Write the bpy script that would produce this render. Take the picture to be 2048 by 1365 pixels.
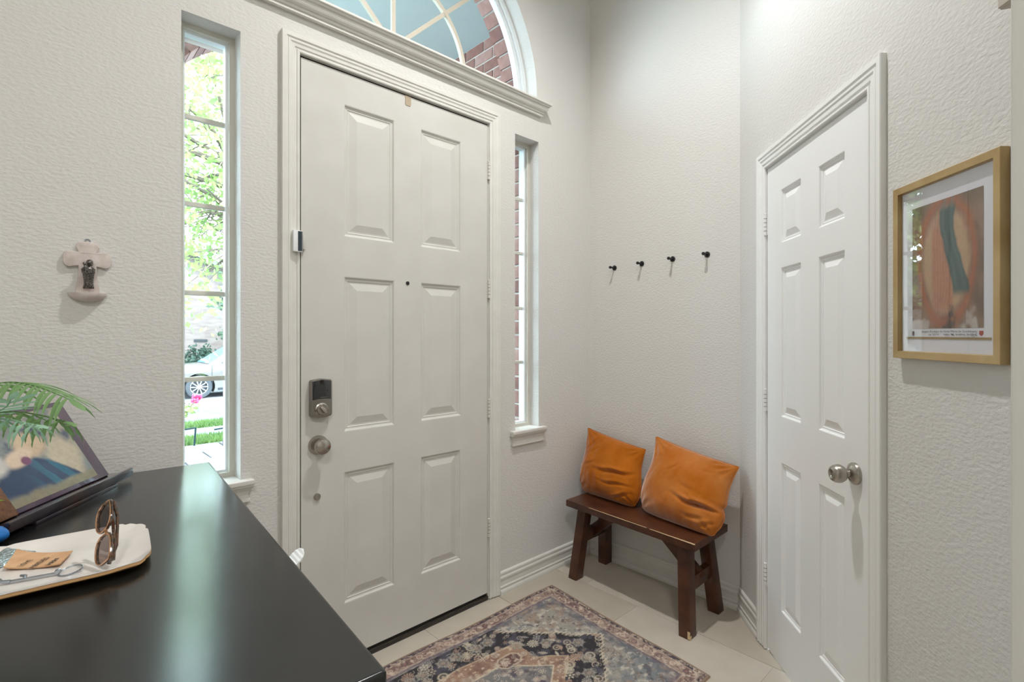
import bpy, bmesh, math, random
import numpy as np
from mathutils import Vector, Matrix
from mathutils.geometry import tessellate_polygon

random.seed(7)
rng = np.random.default_rng(7)
SC = bpy.context.scene
COL = SC.collection
for o in list(bpy.data.objects):
    bpy.data.objects.remove(o, do_unlink=True)

# ------------------------------------------------------------------ camera
A = math.radians(44.37)
CAM = Vector((-0.736, -2.112, 1.387))
FWD = Vector((math.cos(A), math.sin(A), 0))
RGT = Vector((math.sin(A), -math.cos(A), 0))
cam_d = bpy.data.cameras.new('camera')
cam = bpy.data.objects.new('camera', cam_d)
COL.objects.link(cam)
cam.matrix_world = Matrix(((RGT.x, 0, -FWD.x, CAM.x), (RGT.y, 0, -FWD.y, CAM.y), (0, 1, 0, CAM.z), (0, 0, 0, 1)))
cam_d.sensor_width = 36.0
cam_d.lens = 36.0 * 1022.0 / 2048.0
cam_d.shift_x = (1024.0 - 1109.0) / 2048.0
cam_d.shift_y = (668.0 - 682.5) / 2048.0
cam_d.clip_start = 0.02
cam_d.clip_end = 300
SC.camera = cam

# ------------------------------------------------------------------ world, sun, lamps, exposure
W = bpy.data.worlds.new('sky')
SC.world = W
W.use_nodes = True
wb = W.node_tree.nodes['Background']
wb.inputs[0].default_value = (0.74, 0.88, 1.0, 1)
wb.inputs[1].default_value = 18.0

sun_d = bpy.data.lights.new('sun', 'SUN')
sun_d.energy = 10.0
sun_d.angle = math.radians(1.2)
sun_d.color = (1.0, 0.95, 0.86)
sun = bpy.data.objects.new('sun', sun_d)
COL.objects.link(sun)
sun.rotation_euler = Vector((-0.30, 0.62, -1.0)).to_track_quat('-Z', 'Y').to_euler()

LAMP_POS = Vector((0.57, -0.99, 3.94))
LAMP_W = 215.0
FILL_W = 50.0  # power of the added fill lamp behind the camera
SC.view_settings.view_transform = 'Standard'
SC.view_settings.look = 'None'
SC.view_settings.gamma = 1.0
SC.view_settings.use_curve_mapping = False
SC.view_settings.exposure = 0.12
SC.cycles.max_bounces = 10
SC.cycles.diffuse_bounces = 6
SC.cycles.transparent_max_bounces = 24


# ------------------------------------------------------------------ helpers
def lin(c):
    out = []
    for v in c[:3]:
        v = v / 255.0
        out.append(v / 12.92 if v <= 0.04045 else ((v + 0.055) / 1.055) ** 2.4)
    return tuple(out) + (1.0,)


def mat(name, col, rough=0.5, metal=0.0, spec=0.5, noise=None, bump=None, col2=None, coat=0.0, sheen=0.0,
        coord='Object', trans=0.0, ramp=(0.35, 0.65)):
    """col in sRGB 0-255. noise=(scale, detail, stretch xyz) mixes col->col2; bump=(scale, strength, dist, stretch)"""
    m = bpy.data.materials.new(name)
    m.use_nodes = True
    nt = m.node_tree
    b = nt.nodes['Principled BSDF']
    b.inputs['Base Color'].default_value = lin(col)
    b.inputs['Roughness'].default_value = rough
    b.inputs['Metallic'].default_value = metal
    b.inputs['Specular IOR Level'].default_value = spec
    b.inputs['Coat Weight'].default_value = coat
    if sheen:
        b.inputs['Sheen Weight'].default_value = sheen
        b.inputs['Sheen Roughness'].default_value = 0.4
    tc = nt.nodes.new('ShaderNodeTexCoord')

    def mapped(stretch):
        mp = nt.nodes.new('ShaderNodeMapping')
        mp.inputs['Scale'].default_value = stretch
        nt.links.new(tc.outputs[coord], mp.inputs['Vector'])
        return mp.outputs[0]
    if noise and col2:
        n = nt.nodes.new('ShaderNodeTexNoise')
        n.inputs['Scale'].default_value = noise[0]
        n.inputs['Detail'].default_value = noise[1]
        nt.links.new(mapped(noise[2] if len(noise) > 2 else (1, 1, 1)), n.inputs['Vector'])
        r = nt.nodes.new('ShaderNodeValToRGB')
        r.color_ramp.elements[0].position = ramp[0]
        r.color_ramp.elements[1].position = ramp[1]
        r.color_ramp.elements[0].color = lin(col)
        r.color_ramp.elements[1].color = lin(col2)
        nt.links.new(n.outputs['Fac'], r.inputs['Fac'])
        nt.links.new(r.outputs['Color'], b.inputs['Base Color'])
    if bump:
        n = nt.nodes.new('ShaderNodeTexNoise')
        n.inputs['Scale'].default_value = bump[0]
        n.inputs['Detail'].default_value = 3.0
        nt.links.new(mapped(bump[3] if len(bump) > 3 else (1, 1, 1)), n.inputs['Vector'])
        bp = nt.nodes.new('ShaderNodeBump')
        bp.inputs['Strength'].default_value = bump[1]
        bp.inputs['Distance'].default_value = bump[2]
        nt.links.new(n.outputs['Fac'], bp.inputs['Height'])
        nt.links.new(bp.outputs['Normal'], b.inputs['Normal'])
    return m


def mat_random(name, cols, rough=0.8, bump=None, noise_scale=25):
    """colour differs from object to object, with mottling inside each"""
    m = mat(name, cols[0], rough, bump=bump)
    nt = m.node_tree
    b = nt.nodes['Principled BSDF']
    oi = nt.nodes.new('ShaderNodeObjectInfo')
    r = nt.nodes.new('ShaderNodeValToRGB')
    el = r.color_ramp.elements
    while len(el) < len(cols):
        el.new(0.5)
    for i, c in enumerate(cols):
        el[i].position = i / (len(cols) - 1)
        el[i].color = lin(c)
    n = nt.nodes.new('ShaderNodeTexNoise')
    n.inputs['Scale'].default_value = noise_scale
    n.inputs['Detail'].default_value = 4
    tc = nt.nodes.new('ShaderNodeTexCoord')
    nt.links.new(tc.outputs['Object'], n.inputs['Vector'])
    ma = nt.nodes.new('ShaderNodeMath')
    ma.operation = 'MULTIPLY_ADD'
    ma.inputs[1].default_value = 0.7
    nt.links.new(n.outputs['Fac'], ma.inputs[0])
    mb_ = nt.nodes.new('ShaderNodeMath')
    mb_.operation = 'MULTIPLY_ADD'
    mb_.inputs[1].default_value = 0.6
    mb_.inputs[2].default_value = -0.12
    nt.links.new(oi.outputs['Random'], mb_.inputs[0])
    nt.links.new(mb_.outputs[0], ma.inputs[2])
    nt.links.new(ma.outputs[0], r.inputs['Fac'])
    nt.links.new(r.outputs['Color'], b.inputs['Base Color'])
    return m


def glass_mat(name, tint=(1, 1, 1), ior=1.45, rough=0.0):
    m = bpy.data.materials.new(name)
    m.use_nodes = True
    nt = m.node_tree
    nt.nodes.remove(nt.nodes['Principled BSDF'])
    out = nt.nodes['Material Output']
    tr = nt.nodes.new('ShaderNodeBsdfTransparent')
    tr.inputs[0].default_value = tuple(tint) + (1,)
    gl = nt.nodes.new('ShaderNodeBsdfGlossy')
    gl.inputs['Roughness'].default_value = rough
    r0 = ((ior - 1) / (ior + 1)) ** 2          # Schlick reflectance, the same from both sides of a pane
    lw = nt.nodes.new('ShaderNodeLayerWeight')
    lw.inputs['Blend'].default_value = 0.5
    pw = nt.nodes.new('ShaderNodeMath')
    pw.operation = 'POWER'
    pw.inputs[1].default_value = 5.0
    nt.links.new(lw.outputs['Facing'], pw.inputs[0])
    fr = nt.nodes.new('ShaderNodeMath')
    fr.operation = 'MULTIPLY_ADD'
    fr.inputs[1].default_value = 1 - r0
    fr.inputs[2].default_value = r0
    nt.links.new(pw.outputs[0], fr.inputs[0])
    mx = nt.nodes.new('ShaderNodeMixShader')
    nt.links.new(fr.outputs[0], mx.inputs[0])
    nt.links.new(tr.outputs[0], mx.inputs[1])
    nt.links.new(gl.outputs[0], mx.inputs[2])
    nt.links.new(mx.outputs[0], out.inputs['Surface'])
    return m


def attr_mat(name, rough=0.8, attr='tint', bump=None, noise_amt=0.0, coat=0.0, sheen=0.0):
    m = mat(name, (128, 128, 128), rough, bump=bump, coat=coat, sheen=sheen)
    nt = m.node_tree
    a = nt.nodes.new('ShaderNodeAttribute')
    a.attribute_name = attr
    b = nt.nodes['Principled BSDF']
    if noise_amt:
        n = nt.nodes.new('ShaderNodeTexNoise')
        n.inputs['Scale'].default_value = 420
        n.inputs['Detail'].default_value = 2
        tc = nt.nodes.new('ShaderNodeTexCoord')
        nt.links.new(tc.outputs['Object'], n.inputs['Vector'])
        mr = nt.nodes.new('ShaderNodeMapRange')
        mr.inputs[3].default_value = 1 - noise_amt
        mr.inputs[4].default_value = 1 + noise_amt
        nt.links.new(n.outputs['Fac'], mr.inputs[0])
        mx = nt.nodes.new('ShaderNodeVectorMath')
        mx.operation = 'SCALE'
        nt.links.new(a.outputs['Color'], mx.inputs[0])
        nt.links.new(mr.outputs[0], mx.inputs['Scale'])
        nt.links.new(mx.outputs[0], b.inputs['Base Color'])
    else:
        nt.links.new(a.outputs['Color'], b.inputs['Base Color'])
    return m


def leaf_mat(name, c1, c2, trans=0.5):
    m = mat(name, c1, 0.6, noise=(1.3, 2), col2=c2)
    nt = m.node_tree
    b = nt.nodes['Principled BSDF']
    t = nt.nodes.new('ShaderNodeBsdfTranslucent')
    mx = nt.nodes.new('ShaderNodeMixShader')
    mx.inputs[0].default_value = trans
    src = b.inputs['Base Color'].links[0].from_socket
    nt.links.new(src, t.inputs['Color'])
    nt.links.new(b.outputs[0], mx.inputs[1])
    nt.links.new(t.outputs[0], mx.inputs[2])
    nt.links.new(mx.outputs[0], nt.nodes['Material Output'].inputs['Surface'])
    return m


class MB:
    """collects geometry in world coordinates and links it as ONE mesh object"""

    def __init__(s):
        s.v = []
        s.f = []

    def add(s, verts, faces):
        n = len(s.v)
        s.v += [Vector(p) for p in verts]
        s.f += [tuple(i + n for i in f) for f in faces]
        return s

    def hexa(s, p):  # 8 points: bottom 4 ccw, top 4 ccw
        return s.add(p, [(3, 2, 1, 0), (4, 5, 6, 7), (0, 1, 5, 4), (1, 2, 6, 5), (2, 3, 7, 6), (3, 0, 4, 7)])

    def box(s, lo, hi, fr=None):
        (x0, y0, z0), (x1, y1, z1) = lo, hi
        p = [(x0, y0, z0), (x1, y0, z0), (x1, y1, z0), (x0, y1, z0), (x0, y0, z1), (x1, y0, z1), (x1, y1, z1), (x0, y1, z1)]
        if fr:
            p = [fr(*q) for q in p]
        return s.hexa(p)

    def bar(s, a, b, w, h, up=(0, 0, 1)):
        a, b, up = Vector(a), Vector(b), Vector(up)
        d = (b - a).normalized()
        x = d.cross(up)
        if x.length < 1e-4:
            x = d.cross(Vector((1, 0, 0)))
        x.normalize()
        y = x.cross(d).normalized()
        x *= w / 2
        y *= h / 2
        return s.hexa([a - x - y, a + x - y, a + x + y, a - x + y, b - x - y, b + x - y, b + x + y, b - x + y])

    def lathe(s, prof, origin=(0, 0, 0), axis=(0, 0, 1), n=24, xref=None):
        """prof: (radius, height along axis)"""
        ax = Vector(axis).normalized()
        x = Vector(xref) if xref else (ax.orthogonal())
        x = (x - ax * x.dot(ax)).normalized()
        y = ax.cross(x)
        o = Vector(origin)
        base = len(s.v)
        for r, h in prof:
            for k in range(n):
                t = 2 * math.pi * k / n
                s.v.append(o + ax * h + (x * math.cos(t) + y * math.sin(t)) * max(r, 1e-5))
        for i in range(len(prof) - 1):
            for k in range(n):
                k2 = (k + 1) % n
                s.f.append((base + i * n + k, base + i * n + k2, base + (i + 1) * n + k2, base + (i + 1) * n + k))
        if prof[0][0] > 1e-4:
            s.f.append(tuple(base + k for k in reversed(range(n))))
        if prof[-1][0] > 1e-4:
            s.f.append(tuple(base + (len(prof) - 1) * n + k for k in range(n)))
        return s

    def tube(s, pts, r, n=8, closed=False, flat=1.0, up=None):
        pts = [Vector(p) for p in pts]
        m = len(pts)
        rs = r if isinstance(r, (list, tuple)) else [r] * m
        base = len(s.v)
        prev = None
        for i, p in enumerate(pts):
            if closed:
                d = pts[(i + 1) % m] - pts[i - 1]
            else:
                d = pts[min(i + 1, m - 1)] - pts[max(i - 1, 0)]
            d.normalize()
            if prev is None:
                x = d.cross(Vector(up)) if up else d.orthogonal()
            else:
                x = prev - d * prev.dot(d)
            if x.length < 1e-6:
                x = d.orthogonal()
            x.normalize()
            prev = x
            y = d.cross(x)
            for k in range(n):
                t = 2 * math.pi * k / n
                s.v.append(p + (x * math.cos(t) + y * math.sin(t) * flat) * rs[i])
        for i in range(m if closed else m - 1):
            j = (i + 1) % m
            for k in range(n):
                k2 = (k + 1) % n
                s.f.append((base + i * n + k, base + i * n + k2, base + j * n + k2, base + j * n + k))
        if not closed:
            s.f.append(tuple(base + k for k in reversed(range(n))))
            s.f.append(tuple(base + (m - 1) * n + k for k in range(n)))
        return s

    def prism(s, loops, fr, n0, n1):
        """loops: outer + holes as 2D points; fr(u,v,n) -> world; extruded from n0 to n1"""
        pts = [[Vector((p[0], p[1], 0)) for p in lp] for lp in loops]
        tris = tessellate_polygon(pts)
        flat = [p for lp in pts for p in lp]
        N = len(flat)
        base = len(s.v)
        s.v += [Vector(fr(p.x, p.y, n1)) for p in flat] + [Vector(fr(p.x, p.y, n0)) for p in flat]
        for t in tris:
            s.f.append(tuple(base + i for i in t))
            s.f.append(tuple(base + N + i for i in reversed(t)))
        k = 0
        for lp in loops:
            L = len(lp)
            for i in range(L):
                j = (i + 1) % L
                s.f.append((base + k + i, base + k + j, base + N + k + j, base + N + k + i))
            k += L
        return s

    def build(s, name, m, parent=None, smooth=False, bevel=0.0, seg=2, origin=None, angle=35, fixn=True):
        return make(name, s.v, s.f, m, parent, smooth, bevel, seg, origin, angle, fixn)


def make(name, verts, faces, m, parent=None, smooth=False, bevel=0.0, seg=2, origin=None, angle=35, fixn=True):
    vs = [Vector(p) for p in verts]
    if origin is None:
        lo = [min(p[i] for p in vs) for i in range(3)]
        hi = [max(p[i] for p in vs) for i in range(3)]
        origin = Vector(((lo[0] + hi[0]) / 2, (lo[1] + hi[1]) / 2, lo[2]))
    origin = Vector(origin)
    me = bpy.data.meshes.new(name)
    me.from_pydata([p - origin for p in vs], [], faces)
    if fixn:
        bm = bmesh.new()
        bm.from_mesh(me)
        bmesh.ops.remove_doubles(bm, verts=bm.verts, dist=1e-6)
        bmesh.ops.recalc_face_normals(bm, faces=bm.faces)
        if bevel:
            ed = [e for e in bm.edges if len(e.link_faces) == 2 and e.calc_face_angle(0) > math.radians(30)]
            bmesh.ops.bevel(bm, geom=ed, offset=bevel, segments=seg, profile=0.6, affect='EDGES', clamp_overlap=True)
        bm.to_mesh(me)
        bm.free()
    if m:
        me.materials.append(m)
    if smooth or bevel:
        me.polygons.foreach_set('use_smooth', [True] * len(me.polygons))
        me.set_sharp_from_angle(angle=math.radians(angle))
    o = bpy.data.objects.new(name, me)
    COL.objects.link(o)
    place(o, origin, parent)
    return o


def wloc(o):
    v = Vector(o.location)
    while o.parent:
        o = o.parent
        v += Vector(o.location)
    return v


def place(o, origin, parent):
    if parent:
        o.parent = parent
        o.location = Vector(origin) - wloc(parent)
    else:
        o.location = origin


def tag(o, label=None, cat=None, group=None, kind=None):
    if label:
        o['label'] = label
    if cat:
        o['category'] = cat
    if group:
        o['group'] = group
    if kind:
        o['kind'] = kind
    return o


def empty(name, loc, label=None, cat=None, group=None, kind=None):
    o = bpy.data.objects.new(name, None)
    o.empty_display_size = 0.05
    COL.objects.link(o)
    o.location = loc
    return tag(o, label, cat, group, kind)


def copy_at(o, loc, parent=None, rot=None):
    c = o.copy()
    COL.objects.link(c)
    c.parent = None
    if parent:
        c.parent = parent
        c.location = Vector(loc) - wloc(parent)
    else:
        c.location = loc
    if rot is not None:
        c.rotation_euler = rot
    return c


def copy_tree(o, loc):
    r = o.copy()
    COL.objects.link(r)
    r.location = loc
    for ch in o.children:
        c = ch.copy()
        COL.objects.link(c)
        c.parent = r
        for g in ch.children:
            d = g.copy()
            COL.objects.link(d)
            d.parent = c
    return r


def frame(o, u, n, v=(0, 0, 1)):
    o, u, v, n = Vector(o), Vector(u).normalized(), Vector(v).normalized(), Vector(n).normalized()
    return lambda a, b, c=0.0: o + u * a + v * b + n * c


R2 = 1 / math.sqrt(2)
XB = 1.746
C2 = Vector((XB, -0.985, 0))
FF = frame((0, 0, 0), (1, 0, 0), (0, -1, 0))            # front wall: u = x, v = z, n into the room
FB = frame((XB, 0, 0), (0, -1, 0), (-1, 0, 0))          # bench wall
FC = frame(C2, (-R2, -R2, 0), (-R2, R2, 0))             # closet wall
CEIL = 3.95


def sweep(path, prof, fr, seg_names=None, closed=False):
    """mitred sweep. path: 2D points; prof: (offset to the left of travel, height along third axis)"""
    P = [Vector(p) for p in path]
    n = len(P)
    nor = []
    for i in range(n - (0 if closed else 1)):
        d = (P[(i + 1) % n] - P[i]).normalized()
        nor.append(Vector((-d.y, d.x)))
    rows = []
    for i in range(n):
        if closed:
            a, b = nor[i - 1], nor[i]
        else:
            a = nor[i - 1] if i > 0 else nor[0]
            b = nor[i] if i < n - 1 else nor[-1]
        mv = (a + b) / (1 + a.dot(b))
        rows.append([fr(P[i].x + mv.x * q[0], P[i].y + mv.y * q[0], q[1]) for q in prof])
    return rows


def sweep_mb(path, prof, fr, closed=False, caps=True):
    rows = sweep(path, prof, fr, closed=closed)
    m = MB()
    k = len(prof)
    v = [p for r in rows for p in r]
    f = []
    n = len(rows)
    for i in range(n if closed else n - 1):
        j = (i + 1) % n
        for q in range(k):
            q2 = (q + 1) % k
            f.append((i * k + q, i * k + q2, j * k + q2, j * k + q))
    if not closed and caps:
        f.append(tuple(range(k)))
        f.append(tuple(reversed(range((n - 1) * k, n * k))))
    return m.add(v, f)


# ------------------------------------------------------------------ materials
WALLC = (213, 211, 207)
M = {}
M['wall'] = mat('wall_paint', WALLC, 0.75, spec=0.3, bump=(95, 0.55, 0.004, (0.7, 0.7, 1.25)))
M['wall_smooth'] = mat('wall_paint_smooth', (212, 213, 207), 0.6, spec=0.3, bump=(300, 0.05, 0.001))
M['ceiling'] = mat('ceiling_paint', (236, 234, 228), 0.85, bump=(90, 0.3, 0.002))
M['trim'] = mat('trim_paint', (220, 218, 212), 0.38, noise=(14, 3), col2=(215, 213, 207), bump=(60, 0.04, 0.002))
M['door'] = mat('door_paint', (209, 207, 202), 0.36, noise=(6, 4), col2=(204, 202, 196), bump=(180, 0.03, 0.001))
M['closet_door'] = mat('closet_door_paint', (240, 241, 241), 0.34, bump=(55, 0.10, 0.0012, (6, 6, 0.25)))
M['closet_trim'] = mat('closet_trim_paint', (236, 236, 234), 0.36, bump=(60, 0.04, 0.002))
M['gap'] = mat('weather_seal', (28, 26, 24), 0.7)
M['oak'] = mat('threshold_bronze', (62, 54, 46), 0.5, noise=(20, 4, (1, 8, 8)), col2=(34, 31, 29))
M['nickel'] = mat('brushed_nickel', (176, 170, 162), 0.27, metal=1.0, bump=(200, 0.06, 0.001, (1, 1, 6)))
M['nickel_dark'] = mat('satin_nickel', (150, 145, 138), 0.35, metal=1.0)
M['lcd'] = mat('lock_screen', (10, 13, 20), 0.06, spec=0.8, coat=1.0)
M['black'] = mat('black_metal', (22, 22, 24), 0.42, spec=0.5)
M['hinge_paint'] = mat('painted_hinge', (214, 211, 203), 0.4)
M['plastic_w'] = mat('white_plastic', (236, 238, 238), 0.4)
M['plastic_d'] = mat('dark_plastic', (48, 60, 68), 0.3)
M['tabletop'] = mat('black_lacquer', (17, 19, 19), 0.19, spec=0.62, noise=(9, 5), col2=(20, 22, 22), bump=(700, 0.03, 0.0004))
M['walnut'] = mat('dark_stained_wood', (84, 47, 28), 0.36, noise=(11, 5, (1, 1, 1)), col2=(58, 30, 18), bump=(40, 0.10, 0.001, (8, 1, 8)))
M['bare'] = mat('bare_wood', (205, 178, 138), 0.7)
M['velvet'] = mat('rust_velvet', (158, 86, 16), 0.95, spec=0.04, sheen=0.5, noise=(9, 4), col2=(178, 102, 30), bump=(600, 0.12, 0.0006))
M['velvet2'] = mat('worn_rust_velvet', (166, 92, 24), 0.95, spec=0.04, sheen=0.75, noise=(6, 4), col2=(186, 118, 60), bump=(600, 0.12, 0.0006))
M['tile'] = mat_random('floor_tile', [(170, 160, 145), (184, 175, 161), (198, 190, 177)], 0.34, bump=(14, 0.06, 0.002), noise_scale=9)
M['grout'] = mat('grout', (204, 197, 184), 0.9)
M['gold'] = mat('champagne_gold', (198, 174, 130), 0.42, metal=0.6, noise=(7, 4, (1, 1, 1)), col2=(174, 146, 100))
M['paper'] = mat('paper_white', (236, 236, 238), 0.7)
M['ink'] = mat('ink', (70, 66, 66), 0.8)
M['seal'] = mat('red_seal', (178, 80, 62), 0.8)
M['goldstrip'] = mat('gold_strip', (168, 140, 88), 0.5, metal=0.5)
M['glass'] = glass_mat('window_glass', (0.93, 0.985, 0.98))
M['pglass'] = glass_mat('picture_glass', (0.97, 0.97, 0.98), 1.55)
M['vinyl'] = mat('window_vinyl', (205, 203, 192), 0.45)
M['vinyl_w'] = mat('window_vinyl_white', (226, 232, 234), 0.4)
M['stone'] = mat('pink_stone', (218, 208, 202), 0.7, noise=(38, 5), col2=(196, 182, 176), bump=(90, 0.3, 0.002))
M['pewter'] = mat('pewter', (150, 146, 142), 0.32, metal=1.0, noise=(260, 3), col2=(70, 66, 62), bump=(260, 0.5, 0.0015))
M['ceramic'] = mat('tray_glaze', (228, 222, 216), 0.12, spec=0.6, coat=0.5, noise=(9, 3), col2=(216, 208, 202))
M['clay'] = mat('bare_clay', (202, 158, 108), 0.7)
M['leather'] = mat('tan_leather', (206, 164, 124), 0.7, noise=(40, 3), col2=(194, 150, 110), bump=(250, 0.1, 0.001))
M['steel'] = mat('steel', (176, 182, 190), 0.25, metal=1.0)
M['tort'] = mat('tortoise_plastic', (26, 20, 18), 0.12, coat=1.0, noise=(160, 3), col2=(96, 62, 38))
M['rose'] = mat('rose_gold', (226, 178, 142), 0.2, metal=1.0)
M['lens'] = glass_mat('sunglass_lens', (0.30, 0.24, 0.23), 1.7)
M['blue'] = mat('blue_plastic', (28, 112, 190), 0.25, bump=(60, 0.4, 0.003))
M['glit'] = mat('silver_weave', (176, 190, 192), 0.25, metal=0.9, bump=(120, 1.0, 0.004))
M['fern'] = leaf_mat('fern_leaf', (108, 146, 84), (150, 186, 132), 0.35)
M['fern_tip'] = leaf_mat('fern_leaf_pale', (150, 196, 168), (172, 208, 180), 0.35)
M['pot'] = mat('pot_ceramic', (210, 204, 194), 0.4)
M['soil'] = mat('soil', (62, 46, 34), 0.95)
M['icon_frame'] = mat('icon_board', (56, 48, 74), 0.2, coat=0.7, noise=(16, 5), col2=(86, 66, 84))  # bluish tint of the sky's reflection is put into the board colour
M['icon_ledge'] = mat('icon_ledge', (36, 34, 46), 0.15, coat=0.8, noise=(12, 4), col2=(62, 44, 40))
M['brownwood'] = mat('brown_wood', (122, 82, 50), 0.45, noise=(12, 5, (1, 10, 10)), col2=(84, 52, 30))
M['brick'] = mat_random('brick', [(82, 52, 48), (112, 74, 66), (134, 98, 90), (156, 126, 118)], 0.9, bump=(60, 0.5, 0.004), noise_scale=18)
M['mortar'] = mat('mortar', (170, 160, 152), 0.95, bump=(90, 0.4, 0.003))
M['porch_ceiling'] = mat('porch_ceiling_paint', (156, 167, 165), 0.7)
M['concrete'] = mat('concrete', (78, 77, 82), 0.9, noise=(1.6, 5), col2=(64, 64, 72))
M['asphalt'] = mat('asphalt', (58, 60, 68), 0.9, noise=(0.8, 4), col2=(68, 70, 78))
M['drive'] = mat('pale_concrete', (92, 92, 95), 0.9, noise=(0.5, 3), col2=(80, 80, 84))
M['turf'] = mat('lawn', (50, 72, 30), 0.95, noise=(3, 5), col2=(66, 86, 42))
M['paver'] = mat_random('flagstone', [(56, 52, 54), (68, 64, 65), (82, 78, 79)], 0.9, noise_scale=4)
M['grassblade'] = leaf_mat('grass_blade', (56, 82, 34), (80, 102, 48), 0.4)
M['leaf'] = leaf_mat('oak_leaf', (98, 126, 72), (148, 160, 98), 0.5)
M['leaf2'] = leaf_mat('far_leaf', (66, 86, 70), (98, 116, 92), 0.4)
M['leaf3'] = leaf_mat('shrub_leaf', (44, 66, 56), (76, 98, 80), 0.35)
M['bark'] = mat('bark', (92, 80, 72), 0.95, bump=(20, 0.6, 0.02))
M['pink'] = leaf_mat('pink_petal', (206, 60, 110), (220, 90, 140), 0.4)
M['hoop'] = mat('dark_green_metal', (12, 34, 38), 0.7, spec=0.2)
M['house'] = mat('pale_brick_wall', (92, 80, 78), 0.9, noise=(2.4, 4, (1, 1, 4)), col2=(106, 96, 94))
M['roof'] = mat('grey_shingle', (84, 84, 88), 0.9)
M['car'] = mat('silver_car_paint', (104, 100, 97), 0.3, metal=0.3, coat=0.6)
M['carglass'] = mat('car_glass', (60, 86, 104), 0.05, spec=0.8)
M['tyre'] = mat('tyre_rubber', (52, 56, 62), 0.8)
M['alloy'] = mat('alloy', (196, 198, 202), 0.25, metal=0.8)
M['carblack'] = mat('black_trim', (30, 34, 40), 0.6)


def arc(cx, cz, r, a0, a1, n):
    return [(cx + r * math.cos(math.radians(a0 + (a1 - a0) * i / n)), cz + r * math.sin(math.radians(a0 + (a1 - a0) * i / n))) for i in range(n + 1)]


# ------------------------------------------------------------------ room shell
AX, AZ, AR = 0.455, 2.74, 0.824       # arch window centre and radius
WL = (-0.383, -0.207)                 # left sidelight opening
WR = (1.114, 1.293)                   # right sidelight opening
WZ = (0.856, 2.485)                   # opening bottom / top


def wall_loops(grow=0.0, archr=AR):
    outer = [(-2.7, 0), (-0.014, 0), (-0.014, 2.486), (0.938, 2.486), (0.938, 0), (1.95, 0), (1.95, CEIL), (-2.7, CEIL)]
    holes = []
    for a, b in (WL, WR):
        holes.append([(a - grow, WZ[0]), (b + grow, WZ[0]), (b + grow, WZ[1]), (a - grow, WZ[1])])
    holes.append(arc(AX, AZ, archr, 0, 180, 48) + [(AX - archr, AZ - 0.045), (AX + archr, AZ - 0.045)])
    return [outer] + holes


wf = MB().prism(wall_loops(), FF, -0.15, 0.0).build('wall_front', M['wall'], origin=(0, 0, 0))
tag(wf, kind='structure')
o = MB().box((0, 0, -0.12), (0.985 + 0.05, CEIL, 0), FB).build('wall_right', M['wall'])
tag(o, kind='structure')
# closet wall with door opening
CD = (0.325, 1.034, 2.105)
lp = [(-0.0, 0), (CD[0] - 0.012, 0), (CD[0] - 0.012, CD[2] + 0.008), (CD[1] + 0.008, CD[2] + 0.008), (CD[1] + 0.008, 0), (1.95, 0), (1.95, CEIL), (0, CEIL)]
o = MB().prism([lp], FC, -0.12, 0).build('wall_closet', M['wall'], origin=C2)
tag(o, kind='structure')
# closet interior behind the door
o = MB().box((0.2, 0, -0.75), (1.2, 2.4, -0.72), FC).build('wall_closet_back', M['wall_smooth'])
tag(o, kind='structure')
E1 = FC(1.95, 0, 0)
o = MB().box((E1.x, -4.62, 0), (E1.x + 0.12, E1.y, CEIL)).build('wall_hall', M['wall'])
tag(o, kind='structure')
NEARX, NEARY = 0.02, -2.0775
o = MB().box((NEARX, -3.3, 0), (NEARX + 0.12, NEARY, CEIL)).build('wall_near', M['wall_smooth'], bevel=0.004)
tag(o, kind='structure')
o = MB().box((-2.7, -4.62, 0), (E1.x + 0.12, -4.5, CEIL)).build('wall_back', M['wall'])
tag(o, kind='structure')
fl = frame((-2.7, 0, 0), (0, -1, 0), (1, 0, 0))
o = MB().box((0, 0, -0.15), (4.5, CEIL, 0), fl).build('wall_left', M['wall'])
tag(o, kind='structure')
o = MB().box((-2.85, -4.62, CEIL), (2.0, 0.15, CEIL + 0.15)).build('ceiling', M['ceiling'])
tag(o, kind='structure')

# floor: grout bed with individual tiles
floor = MB().box((-2.7, -4.5, -0.06), (1.95, 0.0, -0.003)).build('floor', M['grout'], origin=(0, 0, 0))
tag(floor, kind='structure')
TL, TW = 0.684, 0.435
tile_mesh = None
k = 0
xs = [1.42 + TW * i for i in range(-6, 1)]
for i, x0 in enumerate(xs):
    off = -0.252 if (i % 2 == 0) else -0.594
    for j in range(-6, 3):
        y0 = off + TL * j
        y1 = y0 + TL
        xa, ya, xe, ye = x0, max(y0, -3.6), x0 + TW, min(y1, 0.0)
        if x0 > 1.3:
            xe = min(xe, 1.745)
        if ye - ya < 0.03 or xe < -1.2:
            continue
        # keep tiles in front of the diagonal wall
        if FC(0, 0, 0) and ((-(xa + 0.2 - C2.x) + (ye - 0.1 - C2.y)) * R2) < -0.25:
            continue
        g = 0.0016
        full = abs((xe - xa) - TW) < 1e-6 and abs((ye - ya) - TL) < 1e-6
        if full and tile_mesh:
            copy_at(tile_mesh, ((xa + xe) / 2, (ya + ye) / 2, -0.012), floor)
            continue
        t = MB().box((xa + g, ya + g, -0.012), (xe - g, ye - g, 0.0)).build('tile', M['tile'], floor, bevel=0.0012, seg=1)
        if full:
            tile_mesh = t
        k += 1

# ------------------------------------------------------------------ casings, shelf, baseboards
CAS = [(0, 0), (0, 0.010), (0.004, 0.0125), (0.010, 0.0125), (0.012, 0.0095), (0.017, 0.0095), (0.019, 0.013), (0.030, 0.0135), (0.036, 0.0165), (0.042, 0.0165), (0.044, 0.0145), (0.050, 0.019), (0.064, 0.019), (0.066, 0.016), (0.066, 0)]


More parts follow.
